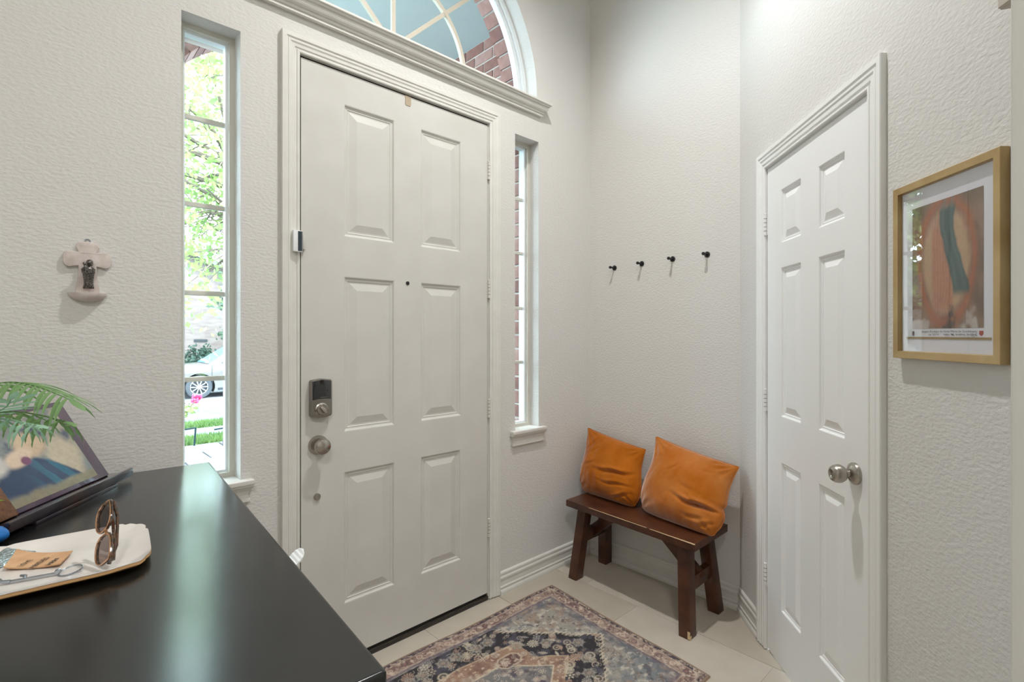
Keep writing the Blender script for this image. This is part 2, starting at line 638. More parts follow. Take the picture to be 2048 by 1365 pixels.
def scale_prof(p, k):
    return [(a * k, b) for a, b in p]


t1 = sweep_mb([(-0.006, 0.006), (-0.006, 2.482), (0.931, 2.482), (0.931, 0.006)], scale_prof(CAS, 1.02), FF).build('trim_1', M['trim'])
tag(t1, kind='structure')
# jambs of the front door
jm = MB()
jm.box((-0.014, 0, -0.15), (-0.002, 2.486, -0.001), FF)
jm.box((0.926, 0, -0.15), (0.938, 2.486, -0.001), FF)
jm.box((-0.002, 2.480, -0.15), (0.926, 2.486, -0.001), FF)
tag(jm.build('trim_2', M['trim']), kind='structure')
sl = MB()
sl.box((-0.002, 0.03, -0.06), (0.0005, 2.480, -0.004), FF)
sl.box((0.9235, 0.03, -0.06), (0.926, 2.480, -0.004), FF)
sl.box((-0.002, 2.4735, -0.06), (0.926, 2.480, -0.004), FF)
sl.build('weather_strip', M['gap'], bpy.data.objects['trim_2'])
th = MB().box((-0.002, 0.0, -0.15), (0.926, 0.020, 0.004), FF).build('trim_3', M['oak'], bevel=0.003)
tag(th, kind='structure')

# moulded shelf under the arch window
SH = [(0, 2.628), (0.010, 2.628), (0.012, 2.630), (0.012, 2.639), (0.010, 2.640), (0.016, 2.642), (0.018, 2.646), (0.018, 2.651), (0.016, 2.652), (0.023, 2.654), (0.030, 2.659), (0.034, 2.666), (0.036, 2.674), (0.036, 2.677), (0.033, 2.678), (0.042, 2.681), (0.044, 2.684), (0.044, 2.688), (0.050, 2.689), (0.052, 2.691), (0.052, 2.699), (0.050, 2.701), (0, 2.701)]
FP = lambda a, b, c=0.0: Vector((a, b, c))
xs0, xs1 = -0.385, 1.295
sh = sweep_mb([(xs1, 0.0), (xs1, -0.008), (xs0, -0.008), (xs0, 0.0)], [(a, z) for a, z in SH], FP)
sh.box((xs0, -0.008, 2.63), (xs1, 0.0, 2.70))
sh.box((AX - AR, -0.0, AZ - 0.045), (AX + AR, 0.09, AZ - 0.030))
tag(sh.build('trim_4', M['trim']), kind='structure')

BASE = [(0, 0), (0.019, 0), (0.019, 0.012), (0.017, 0.020), (0.013, 0.026), (0.012, 0.030), (0.015, 0.034), (0.015, 0.040), (0.011, 0.045), (0.011, 0.068), (0.014, 0.080), (0.014, 0.088), (0.010, 0.094), (0.009, 0.100), (0.011, 0.104), (0.010, 0.112), (0.004, 0.118), (0, 0.118)]
E0 = FC(0.258, 0, 0)
path = [(1.0, 0.0), (XB, 0.0), (XB, -0.985), (E0.x, E0.y)]
rows = sweep(path, [(-a, z) for a, z in BASE], FP)
for i, nm in enumerate(('baseboard_front', 'baseboard_right', 'baseboard_closet')):
    kk = len(BASE)
    v = rows[i] + rows[i + 1]
    f = [(q, (q + 1) % kk, kk + (q + 1) % kk, kk + q) for q in range(kk)]
    f += [tuple(range(kk)), tuple(reversed(range(kk, 2 * kk)))]
    tag(MB().add(v, f).build(nm, M['trim']), kind='structure')
o = sweep_mb([(-2.69, 0.0), (-0.075, 0.0)], [(-a, z) for a, z in BASE], FP).build('baseboard_left', M['trim'])
tag(o, kind='structure')
E2, E3 = FC(1.125, 0, 0), FC(1.95, 0, 0)
o = sweep_mb([(E2.x, E2.y), (E3.x, E3.y)], [(-a, z) for a, z in BASE], FP).build('baseboard_hall', M['closet_trim'])
tag(o, kind='structure')
# closet casing and jamb
cp = [(CD[0] - 0.006, 0.004), (CD[0] - 0.006, CD[2] + 0.006), (CD[1] + 0.005, CD[2] + 0.006), (CD[1] + 0.005, 0.004)]
rows_m = sweep_mb(cp, scale_prof(CAS, 1.12), FC)
tag(rows_m.build('trim_5', M['closet_trim']), kind='structure')
jm = MB()
jm.box((CD[0] - 0.012, 0, -0.12), (CD[0] - 0.003, CD[2] + 0.008, -0.001), FC)
jm.box((CD[1] + 0.003, 0, -0.12), (CD[1] + 0.008, CD[2] + 0.008, -0.001), FC)
jm.box((CD[0] - 0.003, CD[2] + 0.003, -0.12), (CD[1] + 0.003, CD[2] + 0.008, -0.001), FC)
jm.box((CD[0] - 0.003, 0, -0.06), (CD[0] + 0.01, CD[2], -0.04), FC)
jm.box((CD[1] - 0.01, 0, -0.06), (CD[1] + 0.003, CD[2], -0.04), FC)
tag(jm.build('trim_6', M['closet_trim']), kind='structure')
tag(MB().box((CD[1] + 0.0022, 0.905, -0.03), (CD[1] + 0.005, 0.985, 0.0008), FC).build('strike_plate', M['nickel_dark'], bpy.data.objects['trim_6']))


# ------------------------------------------------------------------ panel doors
PPROF = [(0, 0), (0.004, -0.0015), (0.007, -0.007), (0.012, -0.0085), (0.017, -0.0075), (0.020, -0.010), (0.026, -0.010), (0.056, -0.0025), (0.060, -0.0025)]


def panel_door(name, fr, rect, panels, m, thick, narrow=1.0):
    x0, x1, z0, z1 = rect
    org = fr((x0 + x1) / 2, z0, 0)
    root = empty(name, org, kind='structure')
    loops = [[(x0, z0), (x1, z0), (x1, z1), (x0, z1)]]
    for a, b, c, d in panels:
        loops.append([(a, c), (b, c), (b, d), (a, d)])
    MB().prism(loops, fr, -thick, 0).build('slab', m, root)
    for a, b, c, d in panels:
        v, f = [], []
        for ins, dep in PPROF:
            i = ins * narrow
            v += [fr(a + i, c + i, dep), fr(b - i, c + i, dep), fr(b - i, d - i, dep), fr(a + i, d - i, dep)]
        n = len(PPROF)
        for k in range(n - 1):
            for q in range(4):
                q2 = (q + 1) % 4
                f.append((k * 4 + q, k * 4 + q2, k * 4 + 4 + q2, k * 4 + 4 + q))
        f.append(tuple((n - 1) * 4 + q for q in range(4)))
        # thickness behind
        v += [fr(a, c, -thick + 0.004), fr(b, c, -thick + 0.004), fr(b, d, -thick + 0.004), fr(a, d, -thick + 0.004)]
        e = n * 4
        f.append((e + 3, e + 2, e + 1, e))
        for q in range(4):
            q2 = (q + 1) % 4
            f.append((q2, q, e + q, e + q2))
        make('panel', v, f, m, root)
    return root


pz = ((1.793, 2.343), (0.979, 1.625), (0.262, 0.811))
pans = [(a, b, c, d) for a, b in ((0.171, 0.399), (0.532, 0.757)) for c, d in pz]
door1 = panel_door('door_1', FF, (0.0015, 0.9225, 0.036, 2.4725), pans, M['door'], 0.044)
MB().box((0.004, 0.018, -0.04), (0.92, 0.036, -0.006), FF).build('door_sweep', M['gap'], door1)


def hinge(fr, s, z, root, m, h=0.088, n=0.004, slots=False):
    mb = MB()
    mb.lathe([(0.006, 0), (0.006, h)], fr(s, z - h / 2, n + 0.004), (0, 0, 1), 10)
    mb.lathe([(0.0035, 0), (0.0062, 0.002), (0.0062, 0.005), (0.001, 0.008)], fr(s, z + h / 2, n + 0.004), (0, 0, 1), 10)
    mb.box((s - 0.007, z - h / 2, -0.002), (s + 0.007, z + h / 2, 0.0025), fr)
    hg = mb.build('hinge', m, root, smooth=True)
    for q in (-0.3, -0.1, 0.1, 0.3):
        MB().lathe([(0.0066, 0), (0.0066, 0.0015)], fr(s, z + q * h, n + 0.004), (0, 0, 1), 10).build('knuckle_joint', M['gap'], hg)
    return hg


for z in (2.235, 1.617, 0.995, 0.374):
    hinge(FF, 0.9275, z, door1, M['hinge_paint'])


def knob(fr, s, z, root, m, rose_r, kr, length, style=0):
    o, n = fr(s, z, 0), (fr(0, 0, 1) - fr(0, 0, 0))
    k = MB()
    if style == 0:   # stepped round knob of the front door
        k.lathe([(rose_r, 0), (rose_r, 0.004), (rose_r * 0.93, 0.009), (rose_r * 0.62, 0.011)], o, n, 32)
        r = k.build('door_knob', m, root, smooth=True)
        g = MB().lathe([(0.012, 0.008), (0.012, 0.028), (0.018, 0.031), (kr * 0.90, 0.036), (kr, 0.042), (kr, 0.050), (kr * 0.93, 0.054), (kr * 0.86, 0.055), (kr * 0.84, 0.058), (kr * 0.45, length - 0.002), (0.0, length)], o, n, 32)
        g.build('grip', m, r, smooth=True)
    else:
        k.lathe([(rose_r, 0), (rose_r, 0.006), (rose_r * 0.95, 0.010), (rose_r * 0.55, 0.020), (0.013, 0.022)], o, n, 32)
        r = k.build('door_knob', m, root, smooth=True)
        g = MB().lathe([(0.0115, 0.020), (0.0105, 0.030), (0.0115, 0.034), (kr * 0.80, 0.038), (kr * 0.98, 0.048), (kr, 0.055), (kr * 0.94, 0.066), (kr * 0.74, length - 0.003), (kr * 0.52, length), (kr * 0.36, length - 0.002), (kr * 0.30, length - 0.007), (0.0, length - 0.008)], o, n, 32)
        g.build('grip', m, r, smooth=True)
    return r


knob(FF, 0.066, 0.941, door1, M['nickel'], 0.0385, 0.0315, 0.066)
# keypad lock
lk = MB()
loc_ = [(0.030, 1.065), (0.034, 1.058), (0.055, 1.052), (0.089, 1.052), (0.108, 1.058), (0.112, 1.065), (0.112, 1.196), (0.108, 1.203), (0.072, 1.208), (0.034, 1.203), (0.030, 1.196)]
lockb = MB().prism([loc_], FF, 0, 0.026).build('keypad_lock', M['nickel_dark'], door1, bevel=0.003)
MB().prism([[(0.035, 1.124), (0.056, 1.127), (0.086, 1.127), (0.107, 1.124), (0.107, 1.198), (0.072, 1.2035), (0.035, 1.198)]], FF, 0.024, 0.0275).build('screen', M['lcd'], lockb, bevel=0.0012)
MB().box((0.064, 1.133, 0.0272), (0.090, 1.1348, 0.0278), FF).build('mark', M['nickel'], lockb)
MB().lathe([(0.026, 0.024), (0.026, 0.028), (0.021, 0.031), (0.019, 0.036)], FF(0.070, 1.086, 0), (0, -1, 0), 28).build('thumb_turn_base', M['nickel'], lockb, smooth=True)
MB().bar(FF(0.062, 1.098, 0.042), FF(0.080, 1.072, 0.050), 0.011, 0.016, (0, -1, 0)).build('thumb_turn', M['nickel'], lockb, bevel=0.004)
MB().lathe([(0.0135, 0), (0.0135, 0.004), (0.012, 0.007), (0.004, 0.0075), (0, 0.0065)], FF(0.062, 0.734, 0), (0, -1, 0), 20).build('bolt_button', M['nickel'], door1, smooth=True)
pp = MB().lathe([(0.0085, 0), (0.0085, 0.003), (0.006, 0.004)], FF(0.463, 1.618, 0), (0, -1, 0), 18).build('peephole', M['black'], door1, smooth=True)
for z, nm in ((1.105, 'strike_plate'), (0.945, 'strike_plate')):
    MB().box((-0.0045, z - 0.035, -0.02), (-0.0012, z + 0.035, 0.0012), FF).build(nm, M['nickel_dark'], door1, bevel=0.001)

door2 = panel_door('door_2', FC, (CD[0], CD[1], 0.012, CD[2]),
                   [(a, b, c, d) for a, b in ((0.453, 0.618), (0.746, 0.907)) for c, d in ((1.762, 1.981), (1.045, 1.660), (0.240, 0.856))],
                   M['closet_door'], 0.035, 0.8)
for z in (1.864, 1.094, 0.330):
    hinge(FC, CD[0] - 0.006, z, door2, M['closet_trim'], 0.09)
knob(FC, 0.966, 0.950, door2, M['nickel'], 0.034, 0.0285, 0.078, 1)


# ------------------------------------------------------------------ windows
def sidelight(name, x0, x1):
    root = empty(name, ((x0 + x1) / 2, 0.09, WZ[0]), kind='structure')
    g0, g1 = (x0 + 0.026, x1 - 0.022)
    z0, z1 = WZ[0], WZ[1]
    sweep_mb([(x0, z0), (x1, z0), (x1, z1), (x0, z1)], [(0, -0.15), (0.018, -0.15), (0.018, -0.075), (0, -0.075)], FF, closed=True).build('outer_frame', M['vinyl'], root)
    sweep_mb([(x0 + 0.016, z0 + 0.016), (x1 - 0.016, z0 + 0.016), (x1 - 0.016, z1 - 0.016), (x0 + 0.016, z1 - 0.016)], [(0, -0.135), (0.008, -0.135), (0.010, -0.095), (0, -0.092)], FF, closed=True).build('sash', M['vinyl_w'], root)
    zs = [0.916, 1.222, 1.535, 1.855, 2.168, 2.480]
    for k in range(5):
        a = z0 + 0.02 if k == 0 else zs[k]
        b = z1 - 0.02 if k == 4 else zs[k + 1]
        MB().box((x0 + 0.02, a, -0.118), (x1 - 0.02, b, -0.115), FF).build('pane', M['glass'], root)
    for z in zs[1:5]:
        MB().box((x0 + 0.02, z - 0.009, -0.124), (x1 - 0.02, z + 0.009, -0.109), FF).build('muntin', M['vinyl'], root, bevel=0.002, seg=1)
    # stool and apron
    si = MB().box((x0, 0.0, 0), (x1, 0.003, 0))
    si = MB()
    si.prism([[(x0 - 0.038, -0.034), (x1 + 0.038, -0.034), (x1 + 0.038, 0), (x1, 0), (x1, 0.078), (x0, 0.078), (x0, 0), (x0 - 0.038, 0)]], FP, 0.838, 0.858)
    si.build('window_sill', M['trim'], root, bevel=0.006, seg=3)
    AP = [(0, 0.772), (0.008, 0.772), (0.012, 0.776), (0.012, 0.784), (0.009, 0.788), (0.006, 0.800), (0.009, 0.814), (0.018, 0.826), (0.024, 0.832), (0.024, 0.838), (0, 0.838)]
    ap = sweep_mb([(x1 + 0.016, 0.0), (x1 + 0.016, -0.004), (x0 - 0.016, -0.004), (x0 - 0.016, 0.0)], [(a, z) for a, z in AP], FP)
    ap.box((x0 - 0.016, -0.004, 0.772), (x1 + 0.016, 0, 0.838))
    ap.build('apron', M['trim'], root)
    return root


win1 = sidelight('window_1', *WL)
win2 = sidelight('window_2', *WR)
win3 = empty('window_3', (AX, 0.1, AZ - 0.03), kind='structure')


def ring(r0, r1, n0, n1, nm, m, seg=64, base=True):
    a, b = arc(AX, AZ, r1, 0, 180, seg), arc(AX, AZ, r0, 180, 0, seg)
    MB().prism([a + b], FF, n0, n1).build(nm, m, win3, smooth=True)


ring(0.795, AR, -0.15, -0.085, 'outer_frame', M['vinyl_w'])
ring(0.772, 0.797, -0.135, -0.10, 'sash', M['vinyl_w'])
MB().box((AX - AR, AZ - 0.03, -0.14), (AX + AR, AZ + 0.012, -0.09), FF).build('bottom_rail', M['vinyl_w'], win3)
M['vinyl_shaded'] = mat('window_vinyl_shaded', (204, 196, 180), 0.45)  # shade on the muntins' room side put into a duller cream colour
ring(0.394, 0.413, -0.128, -0.108, 'muntin', M['vinyl_shaded'], 40)
for a in (45, 90, 135):
    ca, sa = math.cos(math.radians(a)), math.sin(math.radians(a))
    MB().bar(FF(AX + 0.02 * ca, AZ + 0.02 * sa, -0.118), FF(AX + 0.775 * ca, AZ + 0.775 * sa, -0.118), 0.019, 0.015, (0, 1, 0)).build('muntin', M['vinyl_shaded'], win3)
for a0, a1 in ((0, 45), (45, 90), (90, 135), (135, 180)):
    inner = [(AX, AZ)] + arc(AX, AZ, 0.403, a0, a1, 12)
    MB().prism([inner], FF, -0.1195, -0.1165).build('pane', M['glass'], win3)
    MB().prism([arc(AX, AZ, 0.403, a0, a1, 12) + arc(AX, AZ, 0.78, a1, a0, 12)], FF, -0.1195, -0.1165).build('pane', M['glass'], win3)

# ------------------------------------------------------------------ porch (brick, outside the front wall)
VR = 0.80
ven = MB().prism([[(-3.2, -0.3), (-0.03, -0.3), (-0.03, 2.50), (0.955, 2.50), (0.955, -0.3), (2.2, -0.3), (2.2, 4.3), (-3.2, 4.3)],
                  [(WL[0] - 0.003, 0.80), (WL[1] + 0.003, 0.80), (WL[1] + 0.003, 2.50), (WL[0] - 0.003, 2.50)],
                  [(WR[0] - 0.003, 0.80), (WR[1] + 0.013, 0.80), (WR[1] + 0.013, 2.50), (WR[0] - 0.003, 2.50)],
                  arc(AX, AZ, VR + 0.012, 0, 180, 40) + [(AX - VR - 0.012, AZ - 0.05), (AX + VR + 0.012, AZ - 0.05)]],
                 FF, -0.255, -0.155).build('wall_veneer', M['mortar'])
tag(ven, kind='structure')
BP = 0.083                                     # brick course height
# jamb bricks of the right sidelight
z = 0.80
k = 0
jb = None
while z < 2.49:
    xw = 0.11 if k % 2 else 0.06
    MB().box((WR[1] + 0.003, z + 0.006, -0.262), (WR[1] + 0.003 + xw, z + BP - 0.006, -0.150), FF).build('brick', M['brick'], ven, bevel=0.003, seg=1)
    MB().box((WL[0] - 0.003 - xw, z + 0.006, -0.262), (WL[0] - 0.002, z + BP - 0.006, -0.158), FF).build('brick', M['brick'], ven, bevel=0.003, seg=1)
    z += BP
    k += 1
# arch bricks standing on edge round the fanlight
nb = 34
for k in range(nb):
    a0, a1 = 180 * k / nb + 0.4, 180 * (k + 1) / nb - 0.4
    lpv = arc(AX, AZ, VR, a0, a1, 2) + arc(AX, AZ, VR + 0.20, a1, a0, 2)
    MB().prism([lpv], FF, -0.262, -0.152).build('brick', M['brick'], ven)
# porch side wall, perpendicular to the front
XP = 1.60
PC = 3.555
side = MB().box((XP, 0.255, -0.3), (XP + 0.18, 1.95, 4.3)).build('wall_porch_side', M['mortar'])
tag(side, kind='structure')
BL = 0.215
bk = MB().box((XP - 0.007, -BL / 2 + 0.005, 0), (XP + 0.03, BL / 2 - 0.005, BP - 0.012)).build('brick', M['brick'], side, bevel=0.003, seg=1)
first = True
rest = MB()
nrow = int((PC + 0.3) / BP) + 1
for r in range(nrow):
    z = PC - (r + 1) * BP + 0.006
    for c in range(8):
        y = 0.255 + BL / 2 + BL * c + (BL / 2 if r % 2 else 0)
        if y + BL / 2 > 1.96:
            continue
        if c < 6 and z > 0.2:
            if first:
                bk.location = Vector((XP + 0.0115, y, z)) - wloc(side)
                first = False
            else:
                copy_at(bk, (XP + 0.0115, y, z), side)
        else:
            rest.box((XP - 0.007, y - BL / 2 + 0.005, z), (XP + 0.03, y + BL / 2 - 0.005, z + BP - 0.012))
o = rest.build('brick_courses', M['brick'], side)
tag(o, kind='stuff')
# porch ceiling, floor slab and arched front
o = MB().box((-3.2, 0.255, PC), (XP, 1.95, PC + 0.06)).build('ceiling_porch', M['porch_ceiling'])
tag(o, kind='structure')
o = MB().box((-1.2, 0.0, -0.35), (2.2, 2.3, -0.10)).build('floor_porch', M['concrete'])
tag(o, kind='structure')
PX, PZ, PR = 0.63, 2.57, 0.887
FO = frame((0, 1.75, 0), (1, 0, 0), (0, -1, 0))
pf = MB().prism([[(-0.70, -0.3), (PX - PR, -0.3)] + list(reversed(arc(PX, PZ, PR + 0.012, 0, 180, 40))) + [(PX + PR, -0.3), (2.2, -0.3), (2.2, 4.3), (-0.70, 4.3)]], FO, -0.20, 0.0).build('wall_porch_front', M['mortar'])
tag(pf, kind='structure')
nb = 40
for k in range(nb):
    a0, a1 = 180 * k / nb + 0.3, 180 * (k + 1) / nb - 0.3
    MB().prism([arc(PX, PZ, PR, a0, a1, 2) + arc(PX, PZ, PR + 0.20, a1, a0, 2)], FO, -0.207, 0.007).build('brick', M['brick'], pf)
rest = MB()
z = -0.2
r = 0
while z < PC:
    for c in range(16):
        x = -0.70 + BL * c + (BL / 2 if r % 2 else 0)
        if x + BL > 2.2 or (PX - PR - BL < x < PX + PR and z < PZ) or (math.hypot(x + BL / 2 - PX, z - PZ) < PR + 0.30 and z >= PZ - 0.05):
            continue
        rest.box((x + 0.005, 1.743, z), (x + BL - 0.005, 1.957, z + BP - 0.012))
    z += BP
    r += 1
tag(rest.build('brick_courses', M['brick'], pf), kind='stuff')
# house roof over porch and rooms (keeps the sun off the porch)
o = MB().box((-5, -8, 4.3), (4, 2.35, 4.45)).build('roof', M['roof'])
tag(o, kind='structure')

# ------------------------------------------------------------------ street outside
def strip(name, prof, mt, x0=-16, x1=26, label=None, cat=None):
    m = MB()
    for (ya, za), (yb, zb) in zip(prof[:-1], prof[1:]):
        m.hexa([(x0, ya, za - 0.25), (x1, ya, za - 0.25), (x1, yb, zb - 0.25), (x0, yb, zb - 0.25), (x0, ya, za), (x1, ya, za), (x1, yb, zb), (x0, yb, zb)])
    return tag(m.build(name, mt), kind='structure')


strip('ground_walk', [(2.3, -0.16), (6.86, -0.25)], M['concrete'])
strip('ground_lawn', [(6.86, -0.25), (7.95, -0.30)], M['turf'])
strip('ground_sidewalk', [(7.95, -0.29), (9.0, -0.33)], M['concrete'])
strip('ground_verge', [(9.0, -0.34), (10.3, -0.40)], M['turf'])
strip('ground_street', [(10.3, -0.50), (14.6, -0.60)], M['asphalt'])
strip('ground_driveway', [(14.6, -0.60), (18.0, -0.76), (22.0, -0.76)], M['drive'])
strip('ground_far', [(22.0, -0.76), (70.0, -0.6)], M['turf'], -60, 70)
# flagstones of the front walk
FS = bpy.data.objects['ground_walk']
for i in range(10):
    for j in range(7):
        x = -1.9 + i * 0.62 + (0.3 if j % 2 else 0)
        y = 2.6 + j * 0.6
        zz = -0.16 - (y - 2.3) * 0.0197
        MB().box((x + 0.012, y + 0.012, zz - 0.02), (x + 0.61, y + 0.59, zz + 0.012 + random.uniform(0, 0.006))).build('flagstone', M['paver'], FS, bevel=0.006, seg=1)


def blades(name, x0, x1, y0, y1, zf, n, h):
    v, f = [], []
    for i in range(n):
        x, y = random.uniform(x0, x1), random.uniform(y0, y1)
        z = zf(y)
        a = random.uniform(0, 6.28)
        w = 0.008
        hh = h * random.uniform(0.5, 1.1)
        lx, ly = random.uniform(-.03, .03), random.uniform(-.03, .03)
        b = len(v)
        v += [(x - w * math.cos(a), y - w * math.sin(a), z), (x + w * math.cos(a), y + w * math.sin(a), z), (x + lx, y + ly, z + hh)]
        f.append((b, b + 1, b + 2))
    return tag(make(name, v, f, M['grassblade'], fixn=False), kind='stuff')


blades('grass', -0.5, 3.5, 6.9, 7.9, lambda y: -0.25 - (y - 6.86) * 0.046, 9000, 0.08)['label'] = 'strip of green grass between the flagstone walk and the sidewalk'
bpy.data.objects['grass']['category'] = 'grass'
g2 = blades('grass', 0, 4.5, 9.05, 10.25, lambda y: -0.34 - (y - 9.0) * 0.046, 9000, 0.08)
g2['label'] = 'strip of green grass between the sidewalk and the street'
g2['category'] = 'grass'


def gp(px, py, d):  # a point at camera depth d (used to set real positions outside)
    return CAM + (FWD + RGT * ((px - 1109) / 1022) + Vector((0, 0, 1)) * ((668 - py) / 1022)) * d


# two bent dark green stakes at the edge of the walk
for i, (p0, lab) in enumerate(((gp(388, 889, 7.35), 'dark green metal stake with bent arm, left one on the lawn outside'),
                               (gp(446, 894, 7.35), 'dark green metal stake with bent arm, right one on the lawn outside'))):
    b = Vector((p0.x, p0.y, -0.27))
    t = b + Vector((0.02, 0, 0.30))
    e = t + Vector((-0.13, -0.02, -0.005))
    st = empty('garden_stake', b, lab, 'stake', 'bent garden stakes')
    MB().bar(b, t, 0.020, 0.020, (1, 0, 0)).build('post', M['hoop'], st)
    MB().bar(t, e, 0.020, 0.020).build('arm', M['hoop'], st)


def leaf_cloud(name, center, rad, n, size, mt, parent, flat=1.0, seedv=1, shell=0.35, clumps=40):
    r = np.random.default_rng(seedv)
    cl = r.normal(size=(clumps, 3))
    cl /= np.linalg.norm(cl, axis=1)[:, None]
    cl *= (r.uniform(shell, 1, (clumps, 1))) ** 0.6
    idx = r.integers(0, clumps, n)
    p = cl[idx] + r.normal(size=(n, 3)) * 0.17
    p = p * np.array(rad) + np.array(center)
    a = r.normal(size=(n, 3))
    a /= np.linalg.norm(a, axis=1)[:, None]
    b = np.cross(a, r.normal(size=(n, 3)))
    b /= np.linalg.norm(b, axis=1)[:, None]
    s = (size * r.uniform(0.6, 1.3, (n, 1)))
    v = np.stack([p - a * s, p + b * s * 0.5, p + a * s, p - b * s * 0.5], 1).reshape(-1, 3)
    f = np.arange(n * 4).reshape(-1, 4)
    o = make(name, v.tolist(), f.tolist(), mt, parent, fixn=False)
    o['kind'] = 'stuff'
    return o


def tree(name, label, base, h, center, rad, n, size, mt, seedv, trunk_r=0.18, branches=14, group='trees across the yard', clumps=45, fine=0):
    root = empty(name, base, label, 'tree', group)
    r = random.Random(seedv)
    tk = MB()
    top = Vector(center) + Vector((0, 0, rad[2] * 0.3))
    b = Vector(base)
    c = Vector(center)
    pts = [b, b.lerp(c, 0.35) + Vector((0.1, 0.05, 0)), b.lerp(c, 0.75), c, top]
    tk.tube(pts, [trunk_r, trunk_r * 0.85, trunk_r * 0.6, trunk_r * 0.45, trunk_r * 0.2], 8)
    for i in range(branches):
        s = b.lerp(c, r.uniform(0.55, 1.1))
        d = Vector((r.uniform(-1, 1), r.uniform(-1, 1), r.uniform(-0.35, 0.7))).normalized()
        e = s + Vector((d.x * rad[0], d.y * rad[1], d.z * rad[2])) * r.uniform(0.6, 0.95)
        mid = s.lerp(e, 0.5) + Vector((0, 0, r.uniform(0, 0.3)))
        tk.tube([s, mid, e], [trunk_r * 0.32, trunk_r * 0.2, trunk_r * 0.07], 5)
        for q in range(3 + fine):
            s2 = s.lerp(e, r.uniform(0.4, 0.9))
            e2 = s2 + Vector((r.uniform(-1, 1), r.uniform(-1, 1), r.uniform(-0.8, 0.4))) * rad[0] * 0.28
            tk.tube([s2, s2.lerp(e2, 0.5) + Vector((0, 0, 0.06)), e2], [trunk_r * 0.1, trunk_r * 0.07, trunk_r * 0.03], 4)
    tk.build('trunk', M['bark'], root, smooth=True, fixn=False)
    leaf_cloud('foliage', center, rad, n, size, mt, root, seedv=seedv, clumps=clumps)
    return root


tree('oak_tree', 'broad bright green tree beyond the lawn, nearest to the tall left window', (4.6, 11.2, -0.4), 8, (2.4, 11.4, 5.6), (3.6, 2.6, 3.3), 15500, 0.085, M['leaf'], 3, 0.2, 26, clumps=90, fine=3)
tree('yard_tree', 'pale grey green tree in front of the neighbour house', (7.6, 21.0, -0.7), 6, (6.3, 21.0, 3.4), (2.0, 1.2, 1.4), 5000, 0.11, M['leaf2'], 5, 0.12, 12, clumps=40)
tree('small_tree', 'small rounded tree beside the neighbour house entrance', (6.3, 23.6, -0.7), 3, (6.1, 23.6, 1.15), (1.0, 0.8, 0.8), 2500, 0.09, M['leaf2'], 9, 0.05, 8, clumps=30)

bush = empty('shrub', (4.05, 23.5, -0.75), 'round grey green shrub against the neighbour house wall', 'shrub')
leaf_cloud('foliage', (4.05, 23.5, 0.15), (0.6, 0.5, 0.65), 1800, 0.075, M['leaf3'], bush, seedv=11, shell=0.1, clumps=26)
sb = MB()
for q in range(7):
    sb.tube([(4.05 + 0.03 * q - 0.1, 23.5, -0.75), (4.05 + random.uniform(-.3, .3), 23.5 + random.uniform(-.2, .2), 0.1)], 0.015, 5)
sb.build('stems', M['bark'], bush)

# flowering plant by the walk
fp = gp(386, 800, 7.2)
fb = empty('flowering_shrub', (fp.x - 0.22, fp.y, -0.26), 'low shrub with pink blossoms by the front walk', 'shrub')
sb = MB()
for q in range(9):
    tip = (fp.x - 0.12 + random.uniform(-.22, .16), fp.y + random.uniform(-.15, .15), fp.z + random.uniform(-0.14, 0.03))
    sb.tube([(fp.x - 0.22, fp.y, -0.26), (fp.x - 0.22 + random.uniform(-.1, .1), fp.y, 0.1), tip], 0.006, 5)
sb.build('stems', M['bark'], fb)
leaf_cloud('foliage', (fp.x - 0.14, fp.y, fp.z - 0.12), (0.28, 0.2, 0.13), 260, 0.032, M['leaf'], fb, seedv=21, shell=0.1, clumps=18)
leaf_cloud('blossoms', (fp.x + 0.03, fp.y - 0.02, fp.z + 0.02), (0.10, 0.07, 0.07), 130, 0.026, M['pink'], fb, seedv=22, shell=0.1, clumps=6)

# neighbour house
HY = 25.0
hs = empty('neighbour_house', (6, HY, -0.7), 'pale brick house with steep gable across the street', 'house')
FH = frame((0, HY, 0), (1, 0, 0), (0, -1, 0))
MB().prism([[(-4, -0.8), (12, -0.8), (12, 3.0), (8.2, 3.0), (2.6, 5.6), (-4, 2.6)], [(3.05, 0.15), (3.72, 0.15), (3.72, 1.75), (3.05, 1.75)]], FH, -6, 0).build('wall', M['house'], hs)
MB().hexa([FH(2.3, 5.95, 0.4), FH(9.0, 2.75, 0.4), FH(9.0, 2.55, 0.4), FH(2.3, 5.7, 0.4), FH(2.3, 5.95, -7), FH(9.0, 2.75, -7), FH(9.0, 2.55, -7), FH(2.3, 5.7, -7)]).build('roof', M['roof'], hs)
MB().hexa([FH(2.9, 5.95, 0.4), FH(-4.6, 2.55, 0.4), FH(-4.6, 2.35, 0.4), FH(2.9, 5.7, 0.4), FH(2.9, 5.95, -7), FH(-4.6, 2.55, -7), FH(-4.6, 2.35, -7), FH(2.9, 5.7, -7)]).build('roof', M['roof'], hs)
wn = sweep_mb([(3.05, 0.15), (3.72, 0.15), (3.72, 1.75), (3.05, 1.75)], [(0, -0.08), (0.07, -0.08), (0.07, 0.04), (0, 0.04)], FH, closed=True).build('window', M['plastic_w'], hs)
MB().box((3.1, 0.2, -0.06), (3.67, 1.7, -0.05), FH).build('pane', M['carglass'], wn)
MB().box((4.25, 1.02, 0), (4.75, 1.14, 0.02), FH).build('number_plaque', M['carblack'], hs)
for q in range(3):
    MB().box((5.55, -0.1 + q * 0.38, 0.0), (6.15, -0.03 + q * 0.38, 0.05), FH).build('ledge', M['bark'], hs)
MB().box((6.2, -0.7, -0.1), (6.5, 0.95, 0.25), FH).build('pillar', M['bark'], hs)

